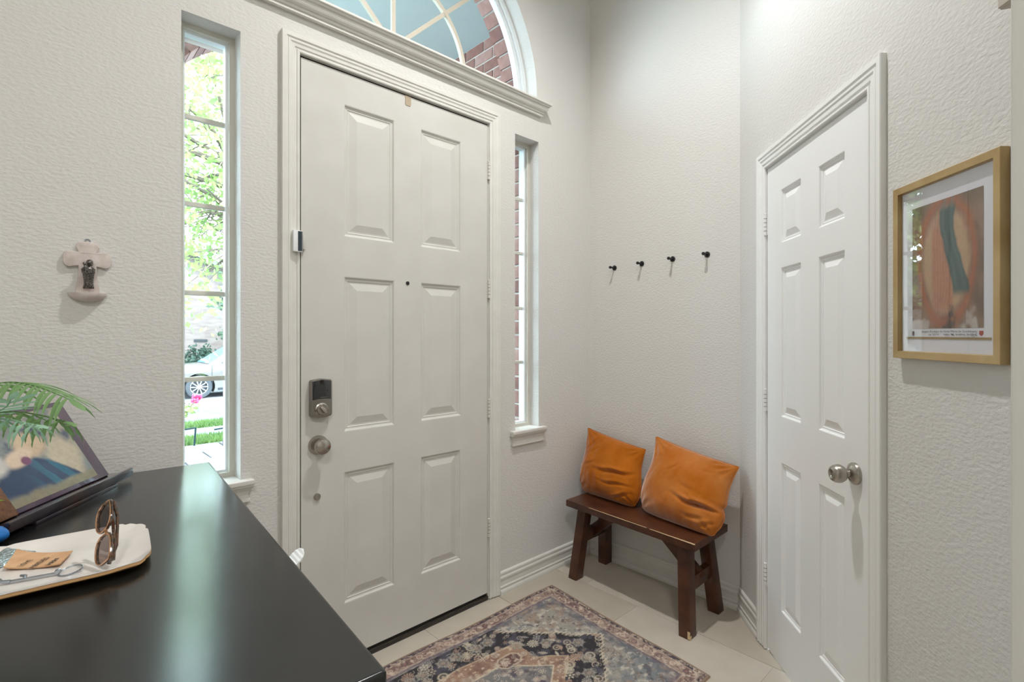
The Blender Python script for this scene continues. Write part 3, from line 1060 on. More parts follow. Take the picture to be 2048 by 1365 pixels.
# parked car, side on, nose to the left
cw = gp(397, 774, 17.0)
GZ = -0.765
X0 = cw.x - 0.95                      # nose
YN = cw.y - 0.12                      # near side
car = empty('parked_car', (X0 + 2.4, YN + 0.95, GZ), 'silver sport utility car parked across the street', 'car')
FK = frame((X0, YN, GZ), (1, 0, 0), (0, -1, 0))


def wheel_cut(cx, r):
    return [(cx + r * math.cos(t), 0.385 + r * math.sin(t)) for t in [math.pi + 0.45 - (math.pi + 0.9) * i / 14 for i in range(15)]]


low = [(0.05, 0.42), (0.0, 0.62), (0.02, 0.86), (0.12, 1.00), (0.5, 1.07), (1.30, 1.13), (4.65, 1.16), (4.78, 1.02), (4.80, 0.55), (4.7, 0.40), (4.35, 0.36)]
body = low + list(reversed(wheel_cut(3.85, 0.45))) + [(3.35, 0.28), (1.45, 0.28)] + list(reversed(wheel_cut(0.95, 0.45))) + [(0.5, 0.34)]
MB().prism([body], FK, -1.9, 0.0).build('body', M['car'], car, bevel=0.05, seg=3)
cab = MB()
lo_ = [(1.22, 1.12), (4.62, 1.14), (4.35, 1.62), (3.9, 1.74), (2.4, 1.76), (2.05, 1.70)]
cab.add([FK(u, v, -0.06 - (v - 1.12) * 0.28) for u, v in lo_] + [FK(u, v, -1.84 + (v - 1.12) * 0.28) for u, v in lo_],
        [tuple(range(6)), tuple(reversed(range(6, 12)))] + [(i, (i + 1) % 6, 6 + (i + 1) % 6, 6 + i) for i in range(6)])
cab.build('cabin', M['car'], car, bevel=0.03, seg=2)


def sidewin(poly, nm='side_window'):
    mm = MB()
    k = len(poly)
    mm.add([FK(u, v, -0.05 - (v - 1.12) * 0.28) for u, v in poly] + [FK(u, v, -0.08 - (v - 1.12) * 0.28) for u, v in poly],
           [tuple(range(k)), tuple(reversed(range(k, 2 * k)))] + [(i, (i + 1) % k, k + (i + 1) % k, k + i) for i in range(k)])
    mm.build(nm, M['carglass'], car)


sidewin([(1.62, 1.17), (2.55, 1.18), (2.55, 1.68), (2.14, 1.66)])
sidewin([(2.63, 1.18), (3.55, 1.18), (3.5, 1.68), (2.63, 1.69)])
sidewin([(3.63, 1.19), (4.4, 1.2), (4.2, 1.58), (3.6, 1.66)])
ws = MB()
ws.add([FK(1.24, 1.145, -0.12), FK(2.06, 1.70, -0.26), FK(2.06, 1.70, -1.64), FK(1.24, 1.145, -1.78), FK(1.22, 1.155, -0.12), FK(2.04, 1.715, -0.26), FK(2.04, 1.715, -1.64), FK(1.22, 1.155, -1.78)],
       [(0, 1, 2, 3), (7, 6, 5, 4), (0, 4, 5, 1), (1, 5, 6, 2), (2, 6, 7, 3), (3, 7, 4, 0)])
ws.build('windshield', M['carglass'], car)
mr = MB().box((1.62, 1.14, 0.02), (1.88, 1.30, 0.20), FK).build('mirror', M['carblack'], car, bevel=0.04, seg=3)
MB().box((1.30, 0.38, 0.0), (1.315, 1.11, 0.004), FK).build('door_seam', M['carblack'], car)
MB().box((1.48, 0.25, -0.05), (3.3, 0.33, 0.02), FK).build('running_board', M['carblack'], car, bevel=0.01)
for cx in (0.95, 3.85):
    for side_ in (0, 1):
        n0 = -0.26 if side_ == 0 else -1.90
        nd = Vector((0, -1, 0)) if side_ == 0 else Vector((0, 1, 0))
        hub = FK(cx, 0.385, -0.02 if side_ == 0 else -1.88)
        ty = MB().lathe([(0.26, -0.22), (0.37, -0.22), (0.385, -0.18), (0.385, -0.04), (0.37, 0.0), (0.30, 0.012), (0.255, 0.0), (0.25, -0.05)], hub, nd, 28).build('wheel', M['tyre'], car, smooth=True)
        if side_ == 0:
            MB().lathe([(0.25, -0.06), (0.02, -0.06)], hub, nd, 24).build('spoke_shade_disc', M['carblack'], ty)  # dark disc standing in for the shade behind the spokes
            sp = MB()
            sp.lathe([(0.055, -0.02), (0.055, 0.0), (0.03, 0.01), (0, 0.01)], hub, nd, 14)
            for q in range(10):
                a = 2 * math.pi * q / 10
                e = hub + Vector((math.cos(a) * 0.235, 0, math.sin(a) * 0.235)) - nd * 0.012
                sp.bar(hub - nd * 0.012, e, 0.03, 0.04, nd)
            sp.tube([hub + Vector((math.cos(t) * 0.245, 0, math.sin(t) * 0.245)) - nd * 0.006 for t in [2 * math.pi * i / 28 for i in range(28)]], 0.014, 6, closed=True)
            sp.build('alloy_rim', M['alloy'], ty)


# ------------------------------------------------------------------ numpy pattern tools
def vnoise(x, y, s, seed=0):
    r = np.random.default_rng(seed)
    T = r.random((256, 256))
    X, Y = x * s, y * s
    xi, yi = np.floor(X).astype(int), np.floor(Y).astype(int)
    fx, fy = X - xi, Y - yi
    fx, fy = fx * fx * (3 - 2 * fx), fy * fy * (3 - 2 * fy)
    g = lambda a, b: T[a % 256, b % 256]
    return (g(xi, yi) * (1 - fx) + g(xi + 1, yi) * fx) * (1 - fy) + (g(xi, yi + 1) * (1 - fx) + g(xi + 1, yi + 1) * fx) * fy


def fbm(x, y, s, seed=0, oct=4):
    v = 0
    a = 0.5
    for i in range(oct):
        v = v + a * vnoise(x, y, s * 2 ** i, seed + i)
        a *= 0.5
    return v / (1 - 0.5 ** oct)


def L3(c):
    return np.array(lin(c)[:3])


def smooth(e0, e1, x):
    t = np.clip((x - e0) / (e1 - e0), 0, 1)
    return t * t * (3 - 2 * t)


def mixc(C, col, w):
    return C * (1 - w[..., None]) + L3(col) * w[..., None]


def grid_obj(name, P, Cc, mt, parent=None, solid=None):
    """P: (n,m,3) points, Cc: (n,m,3) linear colours"""
    n, m_ = P.shape[:2]
    V = P.reshape(-1, 3)
    idx = np.arange(n * m_).reshape(n, m_)
    F = np.stack([idx[:-1, :-1], idx[1:, :-1], idx[1:, 1:], idx[:-1, 1:]], -1).reshape(-1, 4)
    org = Vector(((V[:, 0].min() + V[:, 0].max()) / 2, (V[:, 1].min() + V[:, 1].max()) / 2, V[:, 2].min()))
    me = bpy.data.meshes.new(name)
    Vl = (V - np.array(org)).astype(np.float32)
    me.vertices.add(len(Vl))
    me.vertices.foreach_set('co', Vl.ravel())
    me.loops.add(F.size)
    me.loops.foreach_set('vertex_index', F.ravel().astype(np.int32))
    me.polygons.add(len(F))
    me.polygons.foreach_set('loop_start', (np.arange(len(F)) * 4).astype(np.int32))
    me.polygons.foreach_set('loop_total', np.full(len(F), 4, np.int32))
    me.polygons.foreach_set('use_smooth', np.ones(len(F), bool))
    me.update(calc_edges=True)
    if Cc is not None:
        at = me.color_attributes.new('tint', 'FLOAT_COLOR', 'POINT')
        c4 = np.concatenate([Cc.reshape(-1, 3), np.ones((len(V), 1))], 1).astype(np.float32)
        at.data.foreach_set('color', c4.ravel())
    me.materials.append(mt)
    o = bpy.data.objects.new(name, me)
    COL.objects.link(o)
    place(o, org, parent)
    return o


# ------------------------------------------------------------------ rug
def build_rug():
    p1 = Vector((1.259, -0.137, 0))
    ea, eb = Vector((-1, 0.011, 0)).normalized(), Vector((-0.084, -0.996, 0)).normalized()
    LA, LB = 1.50, 0.987
    na, nbb = 640, 420
    a = np.linspace(0, LA, na)
    b = np.linspace(0, LB, nbb)
    Aa, Bb = np.meshgrid(a, b, indexing='ij')
    wob = 0.003 * (vnoise(Aa, Bb, 7, 5) - 0.5)
    X = p1.x + ea.x * Aa + eb.x * Bb
    Y = p1.y + ea.y * Aa + eb.y * Bb
    # edges not perfectly straight
    Y = Y + 0.006 * np.sin(Aa * 9.0) * (1 - smooth(0, 0.5, Bb))
    X = X + 0.004 * np.sin(Bb * 8.0 + 1) * (1 - smooth(0, 0.5, Aa))
    edge = np.minimum(np.minimum(Aa, LA - Aa), np.minimum(Bb, LB - Bb))
    Z = 0.0015 + 0.0065 * smooth(-0.001, 0.004, edge) + 0.0012 * smooth(0.010, 0.004, edge) + 0.0006 * (vnoise(Aa, Bb, 60, 3) - .5)
    # fold to the symmetric quarter pattern
    CB, CA = LB / 2, LA / 2
    sb_ = np.abs(Bb - CB)                      # distance from the long axis
    sa_ = np.abs(Aa - CA)
    n1, n2 = fbm(Aa, Bb, 22, 10), fbm(Aa, Bb, 70, 20)
    n3 = fbm(Aa, Bb, 9, 30)
    wx, wy = Aa + 0.006 * (n1 - 0.5), Bb + 0.006 * (fbm(Aa, Bb, 22, 40) - .5)
    e = np.minimum(np.minimum(wx, LA - wx), np.minimum(wy, LB - wy))
    C = np.ones(Aa.shape + (3,)) * L3((150, 145, 136))
    # corner field: worn grey, blue and beige
    C = mixc(C, (120, 124, 126), smooth(0.45, 0.62, n3))
    C = mixc(C, (150, 128, 112), smooth(0.52, 0.7, fbm(Aa, Bb, 14, 50)) * 0.7)
    C = mixc(C, (190, 182, 168), smooth(0.55, 0.72, fbm(Aa, Bb, 45, 60)) * 0.8)
    C = mixc(C, (84, 84, 92), smooth(0.60, 0.75, fbm(Aa, Bb, 55, 70)) * 0.8)
    C = mixc(C, (98, 98, 106), smooth(0.16, 0.115, e) * smooth(0.35, 0.6, n1) * 0.85)
    # inner dark field: hexagon-like
    hexd = np.minimum((LB / 2 - 0.112) - sb_, ((CA - 0.132) - sa_) - sb_ * (0.365 / 0.385))
    step = 0.012 * np.sign(np.sin(sb_ * 2 * math.pi / 0.12)) * (hexd < 0.05)
    hexd = hexd + step * 0.6
    inner = smooth(-0.002, 0.002, hexd)
    dark = np.ones_like(C) * L3((50, 47, 52))
    dark = mixc(dark, (74, 72, 82), smooth(0.5, 0.66, n1))
    C = C * (1 - inner[..., None]) + dark * inner[..., None]
    # comb line round the dark field (only on the slanted ends)
    ln = np.exp(-((hexd - 0.0) / 0.0045) ** 2) * (sb_ < LB / 2 - 0.12)
    tooth = (np.abs(((sb_ / 0.017) % 1) - 0.5) < 0.20) * (np.abs(hexd) < 0.017)
    C = mixc(C, (196, 184, 164), np.clip(ln + tooth * 0.8 * (sb_ < LB / 2 - 0.12), 0, 1) * 0.85)
    # medallion (stepped lozenge)
    med = np.zeros_like(Aa)
    poly = [(0.0, 0.262), (0.285, 0.235), (0.290, 0.092), (0.345, 0.058), (0.405, 0.0)]   # sa, sb
    for (s0, t0), (s1, t1) in zip(poly[:-1], poly[1:]):
        lim = t0 + (t1 - t0) * np.clip((sa_ - s0) / (s1 - s0 + 1e-6), 0, 1)
        med = np.where((sa_ >= s0) & (sa_ < s1), lim - sb_, med)
    med = np.where(sa_ > 0.405, -0.1, med)
    mm = smooth(-0.002, 0.002, med)
    mc = np.ones_like(C) * L3((152, 124, 106))
    mc = mixc(mc, (128, 100, 88), smooth(0.45, 0.65, n1))
    mc = mixc(mc, (186, 166, 144), smooth(0.58, 0.7, n2))
    C = C * (1 - mm[..., None]) + mc * mm[..., None]
    C = mixc(C, (190, 172, 146), np.exp(-((med - 0.004) / 0.004) ** 2) * 0.75)
    inn = np.where(sa_ < 0.14, 0.155 - sb_, 0.155 - sb_ - (sa_ - 0.14) * 0.9)
    im = smooth(-0.002, 0.002, inn)
    ic = np.ones_like(C) * L3((118, 116, 116))
    ic = mixc(ic, (86, 78, 88), smooth(0.45, 0.6, n1))
    ic = mixc(ic, (170, 160, 148), smooth(0.58, 0.7, n2) * 0.8)
    C = C * (1 - im[..., None]) + ic * im[..., None]
    C = mixc(C, (206, 194, 172), np.exp(-(inn / 0.0045) ** 2) * 0.85)
    # terracotta lozenge boxes
    for sgn in (-1, 1):
        for sg2 in (-1, 1):
            ux, uy = Aa - (CA + sgn * 0.19), Bb - (CB + sg2 * 0.155)
            dd = np.maximum(np.abs(ux) - 0.055, np.abs(uy) - 0.036)
            dd = np.maximum(dd, (np.abs(ux) + np.abs(uy)) * 0.75 - 0.052)
            bm_ = smooth(0.002, -0.002, dd)
            C = mixc(C, (104, 76, 70), bm_)
            C = mixc(C, (200, 184, 162), np.exp(-(dd / 0.004) ** 2) * 0.85)
            C = mixc(C, (176, 156, 142), bm_ * smooth(0.55, 0.65, n2))
    # scattered florals: rosettes, leaves, palmettes
    r = np.random.default_rng(99)

    def splat(ca, cb, R, rot, kind, col, alpha):
        i0, i1 = int(max(0, (ca - R) / LA * (na - 1))), int(min(na, (ca + R) / LA * (na - 1) + 2))
        j0, j1 = int(max(0, (cb - R) / LB * (nbb - 1))), int(min(nbb, (cb + R) / LB * (nbb - 1) + 2))
        if i1 - i0 < 2 or j1 - j0 < 2:
            return
        u = (Aa[i0:i1, j0:j1] - ca)
        v = (Bb[i0:i1, j0:j1] - cb)
        u, v = u * math.cos(rot) + v * math.sin(rot), -u * math.sin(rot) + v * math.cos(rot)
        rr = np.hypot(u, v) / R
        th = np.arctan2(v, u)
        if kind == 0:      # rosette
            w = smooth(0.95, 0.8, rr / (0.75 + 0.25 * np.cos(6 * th))) * (1 - smooth(0.5, 0.4, rr) * smooth(0.2, 0.32, rr))
        elif kind == 1:    # serrated leaf
            w = smooth(0.06, -0.02, np.abs(v) / R - 0.42 * (1 - (u / R) ** 2) * (0.75 + 0.25 * np.sign(np.sin(u / R * 16))))
        elif kind == 2:    # ring
            w = np.exp(-((rr - 0.7) / 0.16) ** 2) + np.exp(-(rr / 0.25) ** 2)
        elif kind == 3:    # palmette fan
            w = smooth(1.0, 0.9, rr) * (np.cos(12 * th) > -0.5) * (rr > 0.25) + smooth(0.25, 0.18, rr)
        else:              # curl
            w = np.exp(-(((rr - 0.25 - 0.1 * (th + math.pi)) / 0.09) ** 2)) * (rr < 1)
        w = np.clip(w, 0, 1) * alpha
        C[i0:i1, j0:j1] = C[i0:i1, j0:j1] * (1 - w[..., None]) + L3(col) * w[..., None]

    for i in range(1100):
        ca, cb = r.uniform(0, LA), r.uniform(0, LB)
        ii, jj = int(ca / LA * (na - 1)), int(cb / LB * (nbb - 1))
        if e[ii, jj] < 0.115:
            continue
        if inner[ii, jj] > 0.5 and mm[ii, jj] < 0.5:
            col = [(190, 180, 162), (176, 164, 146), (150, 146, 142), (166, 140, 122)][r.integers(4)]
            splat(ca, cb, r.uniform(0.010, 0.028), r.uniform(0, 6.28), int(r.integers(0, 5)), col, 0.85)
        elif mm[ii, jj] > 0.5:
            col = [(184, 166, 148), (108, 86, 80), (96, 92, 100), (196, 184, 166)][r.integers(4)]
            splat(ca, cb, r.uniform(0.008, 0.020), r.uniform(0, 6.28), int(r.integers(0, 5)), col, 0.6)
        else:
            col = [(188, 180, 166), (112, 88, 80), (92, 100, 112), (160, 150, 138)][r.integers(4)]
            splat(ca, cb, r.uniform(0.008, 0.022), r.uniform(0, 6.28), int(r.integers(0, 5)), col, 0.6)
    # larger palmettes in the dark field
    for ca, cb in ((0.36, 0.36), (0.36, 0.63), (0.47, 0.28), (0.47, 0.71), (0.62, 0.17), (0.78, 0.16), (0.94, 0.17), (0.25, 0.46), (0.30, 0.56), (0.62, 0.82), (0.78, 0.83)):
        for q in (ca, LA - ca):
            splat(q, cb, 0.040, 0.4, 0, (132, 130, 126), 0.8)
            splat(q, cb, 0.028, 0.9, 3, (168, 160, 146), 0.55)
            splat(q, cb, 0.014, 0.4, 0, (150, 116, 100), 0.7)
    # border
    bd = smooth(0.100, 0.097, e)
    bc = np.ones_like(C) * L3((152, 130, 120))
    bc = mixc(bc, (122, 96, 92), smooth(0.42, 0.62, n1))
    bc = mixc(bc, (188, 170, 154), smooth(0.56, 0.68, n2))
    C = C * (1 - bd[..., None]) + bc * bd[..., None]
    C = mixc(C, (92, 90, 104), np.exp(-((e - 0.092) / 0.007) ** 2) * 0.75)
    C = mixc(C, (186, 172, 156), np.exp(-((e - 0.081) / 0.0025) ** 2) * 0.7)
    C = mixc(C, (64, 58, 68), smooth(0.030, 0.027, e) * (0.55 + 0.4 * (fbm(Aa, Bb, 60, 77) > 0.5)))
    C = mixc(C, (184, 168, 152), smooth(0.029, 0.027, e) * (fbm(Aa, Bb, 75, 88) > 0.60) * 0.8)
    C = mixc(C, (184, 170, 154), np.exp(-((e - 0.0325) / 0.002) ** 2) * 0.7)

    def along(t, o_):   # border rosettes
        for side_ in range(4):
            if side_ == 0:
                yield (o_, t)
            elif side_ == 1:
                yield (t, o_)
            elif side_ == 2:
                yield (LA - o_, t)
            else:
                yield (t, LB - o_)
    t = 0.02
    i = 0
    while t < LA:
        for ca, cb in along(t, 0.055):
            if cb < LB - 0.03:
                col = (84, 72, 78) if i % 2 else (204, 188, 168)
                splat(ca, cb, 0.016, 0, 2, col, 0.85)
                splat(ca, cb, 0.007, 0, 0, (170, 120, 104), 0.8)
        for ca, cb in along(t + 0.033, 0.055):
            if cb < LB - 0.03:
                splat(ca, cb, 0.018, random.uniform(0, 6), 4, (190, 172, 154), 0.7)
                splat(ca + random.uniform(-.01, .01), cb + random.uniform(-.01, .01), 0.012, random.uniform(0, 6), 1, (104, 76, 74), 0.7)
        t += 0.068
        i += 1
    # wear
    wv = fbm(Aa, Bb, 130, 200)
    C = C * (0.78 + 0.44 * wv)[..., None]
    C = mixc(C, (160, 150, 140), smooth(0.60, 0.78, fbm(Aa, Bb, 35, 210)) * 0.35)
    # binding
    C = mixc(C, (134, 114, 98), smooth(0.0125, 0.0105, edge))
    C = np.clip(C, 0, 1)
    P = np.stack([X, Y, Z], -1)
    rug = empty('area_rug', (0.5, -0.62, 0.0), 'faded medallion rug with rust and charcoal pattern on the tile floor', 'rug')
    grid_obj('pile', P, C, attr_mat('rug_pile', 0.95, bump=(500, 0.35, 0.0015), noise_amt=0.22), rug)
    bp = MB()
    q = [P[0, 0], P[-1, 0], P[-1, -1], P[0, -1]]
    bp.prism([[(float(v[0]), float(v[1])) for v in q]], FP, 0.0004, 0.0016)
    bp.build('backing', M['leather'], rug)


build_rug()

# ------------------------------------------------------------------ bench
bench = empty('wooden_bench', (1.53, -0.54, 0), 'dark brown wooden bench with splayed legs under the wall hooks', 'bench')
ZT, ZU = 0.44, 0.404
A_, B_, C_ = Vector((1.394, -0.12, 0)), Vector((1.346, -0.957, 0)), Vector((1.679, -0.953, 0))
D_ = A_ + (C_ - B_)
up = Vector((0, 0, 1))
MB().hexa([B_ + up * ZU, C_ + up * ZU, D_ + up * ZU, A_ + up * ZU, B_ + up * ZT, C_ + up * ZT, D_ + up * ZT, A_ + up * ZT]).build('seat', M['walnut'], bench, bevel=0.003)
legs = {}
for nm, (x0, y0), dx, dy in (('fl', (1.394, -0.196), 0.045, -0.035), ('fr', (1.339, -0.937), 0.045, 0.035), ('rr', (1.630, -0.929), -0.045, 0.035), ('rl', (1.668, -0.190), -0.045, -0.035)):
    w = 0.058
    q = [(x0, y0), (x0 + w, y0), (x0 + w, y0 + w), (x0, y0 + w)]
    pts = [Vector((a, b, 0)) for a, b in q] + [Vector((a + dx, b + dy, ZU)) for a, b in q]
    MB().hexa(pts).build('leg', M['walnut'], bench, bevel=0.002)
    legs[nm] = lambda z, x0=x0, y0=y0, dx=dx, dy=dy, w=w: Vector((x0 + w / 2 + dx * z / ZU, y0 + w / 2 + dy * z / ZU, z))
for a, b, z in (('fl', 'rl', 0.235), ('fr', 'rr', 0.215)):
    MB().bar(legs[a](z), legs[b](z), 0.035, 0.065).build('stretcher', M['walnut'], bench, bevel=0.002)
m0 = (legs['fl'](0.24) + legs['rl'](0.24)) / 2
m1 = (legs['fr'](0.22) + legs['rr'](0.22)) / 2
MB().bar(m0 + Vector((0, 0.01, -0.01)), m0 + Vector((0, -0.20, 0.160)), 0.06, 0.036, (1, 0, 0)).build('brace', M['walnut'], bench, bevel=0.002)
MB().bar(m1 + Vector((0, -0.01, -0.01)), m1 + Vector((0, 0.22, 0.178)), 0.06, 0.036, (1, 0, 0)).build('brace', M['walnut'], bench, bevel=0.002)
# chipped bare corners
MB().box((1.3378, -0.9378, 0.004), (1.3392, -0.925, 0.038)).build('paint_chip', M['bare'], bench)
MB().box((1.338, -0.9385, 0.002), (1.352, -0.9367, 0.018)).build('paint_chip', M['bare'], bench)
cdir = (A_ - B_).normalized()
MB().tube([B_ + up * 0.4385 + cdir * t for t in (0.0, 0.1, 0.25)], [0.0030, 0.0022, 0.0012], 5).build('worn_edge', M['bare'], bench)
MB().tube([B_ + up * 0.4390 + cdir * t for t in (0.27, 0.45, 0.66)], [0.0010, 0.0018, 0.0010], 5).build('worn_edge', M['bare'], bench)


# ------------------------------------------------------------------ pillows
def pillow(name, label, TLp, TRp, BLp, BRp, thick, mt, creases, seedv, pinch=0.055, sag=0.0, bulge=0.05, notch=0.0):
    n = 84
    t = np.linspace(-1, 1, n)
    U, V = np.meshgrid(t, t, indexing='ij')        # U: left-right, V: bottom-top
    TLp, TRp, BLp, BRp = [np.array(p) for p in (TLp, TRp, BLp, BRp)]
    pu, pv = (U + 1) / 2, (V + 1) / 2
    # edges pulled in between the corners
    low = np.exp(-((V + 0.45) / 0.38) ** 2)         # the filling slumps and pushes the lower sides out
    Ue = U * (1 - pinch * 1.6 * (1 - V ** 2) * smooth(-0.3, 0.5, V) + bulge * low)
    Ue = Ue * (1 - notch * np.exp(-((V + 0.22) / 0.10) ** 2) * (U > 0))
    Ve = V * (1 - pinch * (1 - U ** 2) * (V > 0))
    Ve = Ve + 0.09 * np.abs(U) ** 7 * smooth(-0.4, -1.0, V)      # rounded bottom corners
    Ue = Ue * (1 - 0.06 * smooth(-0.7, -1.0, V) * np.abs(U) ** 4)
    pu, pv = (Ue + 1) / 2, (Ve + 1) / 2
    base = ((1 - pu) * (1 - pv))[..., None] * BLp + (pu * (1 - pv))[..., None] * BRp + ((1 - pu) * pv)[..., None] * TLp + (pu * pv)[..., None] * TRp
    du, dv = (BRp + TRp - BLp - TLp), (TLp + TRp - BLp - BRp)
    nor = np.cross(dv, du)
    nor = nor / np.linalg.norm(nor)
    if nor @ np.array([-1, -0.6, 0.2]) < 0:
        nor = -nor
    puff = np.clip((1 - np.abs(U) ** 2.6), 0, 1) ** 0.62 * np.clip((1 - np.abs(V) ** 2.6), 0, 1) ** 0.62
    puff = puff * (1.0 + 0.22 * (-V))               # filling sinks
    obs = []
    root = empty(name, ((BLp + BRp) / 2).tolist(), label, 'pillow', 'rust velvet pillows on the bench')
    V_, F_ = [], []
    edge_w = np.minimum(1 - np.abs(U), 1 - np.abs(V))
    fade = smooth(0.0, 0.12, edge_w)
    rel = np.zeros_like(U)
    r = np.random.default_rng(seedv)
    for (u0, v0, u1, v1, dep, wid) in creases:
        d = np.array([u1 - u0, v1 - v0])
        Ld = np.hypot(*d)
        d = d / Ld
        s = (U - u0) * d[0] + (V - v0) * d[1]
        q = -(U - u0) * d[1] + (V - v0) * d[0] + 0.07 * np.sin(s * 2.6 + u0 * 5) + 0.02 * np.sin(s * 9)
        al = np.exp(-((s - Ld / 2) / (Ld * 0.42)) ** 2)
        rel -= dep * np.exp(-(q / wid) ** 2) * al
        rel += dep * 0.6 * np.exp(-((q - wid * 1.8) / (wid * 1.2)) ** 2) * al
    rel += 0.006 * (fbm((U + 2) * 1.0, (V + 2) * 1.0, 2.2, seedv) - 0.5) + 0.008 * (fbm((U + 2) * 3, (V + 2), 2.5, seedv + 7) - 0.5)
    # gathers near corners
    for su in (-1, 1):
        for sv in (-1, 1):
            ang = np.arctan2(V - sv, U - su)
            dist = np.hypot(U - su, V - sv)
            rel += 0.0035 * np.sin(ang * 14 + seedv) * np.exp(-((dist - 0.35) / 0.22) ** 2)
    front = base + nor * ((puff * thick * 0.5 + rel * fade)[..., None])
    back = base - nor * ((puff * thick * 0.42)[..., None])
    for S in (front, back):
        S[..., 2] = np.maximum(S[..., 2], sag)
    idx = np.arange(n * n).reshape(n, n)
    Fq = np.stack([idx[:-1, :-1], idx[1:, :-1], idx[1:, 1:], idx[:-1, 1:]], -1).reshape(-1, 4)
    V_ = np.concatenate([front.reshape(-1, 3), back.reshape(-1, 3)])
    F_ = np.concatenate([Fq, Fq[:, ::-1] + n * n])
    make('cover', V_.tolist(), F_.tolist(), mt, root, smooth=True, angle=80)
    ring_i = [(i, 0) for i in range(n)] + [(n - 1, j) for j in range(1, n)] + [(i, n - 1) for i in range(n - 2, -1, -1)] + [(0, j) for j in range(n - 2, 0, -1)]
    MB().tube([front[i, j].tolist() for i, j in ring_i[::2]], 0.0022, 5, closed=True).build('seam', mt, root, smooth=True)
    return root


pillow('throw_pillow', 'rust orange velvet pillow in the wall corner, left one on the bench',
       (1.690, -0.032, 0.800), (1.675, -0.470, 0.735), (1.575, -0.068, 0.443), (1.545, -0.500, 0.441), 0.175, M['velvet'],
       [(-0.15, -0.22, 0.85, 0.10, 0.020, 0.055), (0.0, -0.50, 0.80, -0.30, 0.011, 0.045), (-0.75, -0.10, -0.2, -0.02, 0.004, 0.05),
        (0.25, -0.85, 0.8, -0.62, 0.012, 0.04), (-0.85, 0.40, -0.45, 0.72, 0.004, 0.045), (-0.6, 0.25, -0.2, 0.5, 0.003, 0.04)], 3, pinch=0.035, sag=0.4432, bulge=0.045)
pillow('throw_pillow', 'worn rust orange velvet pillow leaning forward, right one on the bench',
       (1.640, -0.562, 0.828), (1.668, -1.016, 0.738), (1.535, -0.525, 0.446), (1.470, -0.995, 0.436), 0.19, M['velvet2'],
       [(0.10, -0.30, 0.98, -0.30, 0.034, 0.05), (0.30, -0.12, 0.55, -0.24, 0.008, 0.035), (0.25, -0.62, 0.7, -0.60, 0.006, 0.05),
        (-0.30, 0.20, -0.02, 0.55, 0.004, 0.035), (0.35, 0.62, 0.8, 0.66, 0.004, 0.05), (0.5, -0.85, 0.95, -0.70, 0.008, 0.045), (0.0, 0.05, 0.5, -0.02, 0.004, 0.06)], 8, pinch=0.04, sag=0.4432, bulge=0.04, notch=0.06)

# ------------------------------------------------------------------ wall hooks
hk = None
labs = ['first black peg hook from the front corner', 'second black peg hook from the front corner', 'third black peg hook from the front corner', 'fourth black peg hook, nearest to the closet door']
for i, (u, z) in enumerate(((0.197, 1.788), (0.396, 1.795), (0.601, 1.801), (0.808, 1.804))):
    p = FB(u, z, 0)
    if hk is None:
        hk = empty('wall_hook', p)
        MB().lathe([(0.0155, 0), (0.0155, 0.004), (0.0135, 0.0055), (0.007, 0.006)], p, (-1, 0, 0), 24).build('base', M['black'], hk, smooth=True)
        MB().lathe([(0.0062, 0.005), (0.0055, 0.030), (0.0062, 0.036), (0.0085, 0.039), (0.0088, 0.045), (0.0075, 0.0485), (0, 0.049)], p, (-1, 0, 0), 20).build('peg', M['black'], hk, smooth=True)
        h = hk
    else:
        h = copy_tree(hk, p)
    tag(h, labs[i] + ' on the wall over the bench', 'hook', 'black peg hooks over the bench')


def text_mesh(name, body, size, o, ux, uy, un, mt, parent=None, width=None, extr=0.0004, shear=0.0, bold=0.0):
    c = bpy.data.curves.new(name, 'FONT')
    c.body = body
    c.size = 1.0
    c.shear = shear
    c.offset = bold
    c.resolution_u = 2
    ob = bpy.data.objects.new(name, c)
    COL.objects.link(ob)
    bpy.context.view_layer.update()
    me = bpy.data.meshes.new_from_object(ob.evaluated_get(bpy.context.evaluated_depsgraph_get()))
    vs = [v.co.copy() for v in me.vertices]
    fs = [tuple(p.vertices) for p in me.polygons]
    bpy.data.objects.remove(ob)
    bpy.data.meshes.remove(me)
    w = max(v.x for v in vs)
    k = (width / w) if width else size
    o, ux, uy, un = Vector(o), Vector(ux).normalized(), Vector(uy).normalized(), Vector(un).normalized()
    return make(name, [o + ux * v.x * k + uy * v.y * size + un * extr for v in vs], fs, mt, parent, fixn=False)


# ------------------------------------------------------------------ cross with small bowl on the front wall
cxx = -0.618
cr = empty('wall_cross', (cxx, 0, 1.483), 'pinkish stone wall cross with pewter figure left of the tall window', 'cross')
half = [(0.0, 1.668), (0.022, 1.663), (0.027, 1.651), (0.020, 1.634), (0.044, 1.637), (0.051, 1.633), (0.0545, 1.622), (0.0545, 1.602), (0.050, 1.592), (0.042, 1.588), (0.0205, 1.593), (0.0215, 1.56), (0.029, 1.500)]
lp = [(cxx + a, z) for a, z in half] + [(cxx - a, z) for a, z in reversed(half[1:])]
MB().prism([lp], FF, 0, 0.011).build('body', M['stone'], cr, bevel=0.003, seg=2)
MB().tube([FF(cxx + 0.0055 * math.cos(t), 1.669 + 0.0055 * math.sin(t), 0.006) for t in [2 * math.pi * i / 14 for i in range(14)]], 0.0022, 6, closed=True).build('hanging_loop', M['steel'], cr, smooth=True)
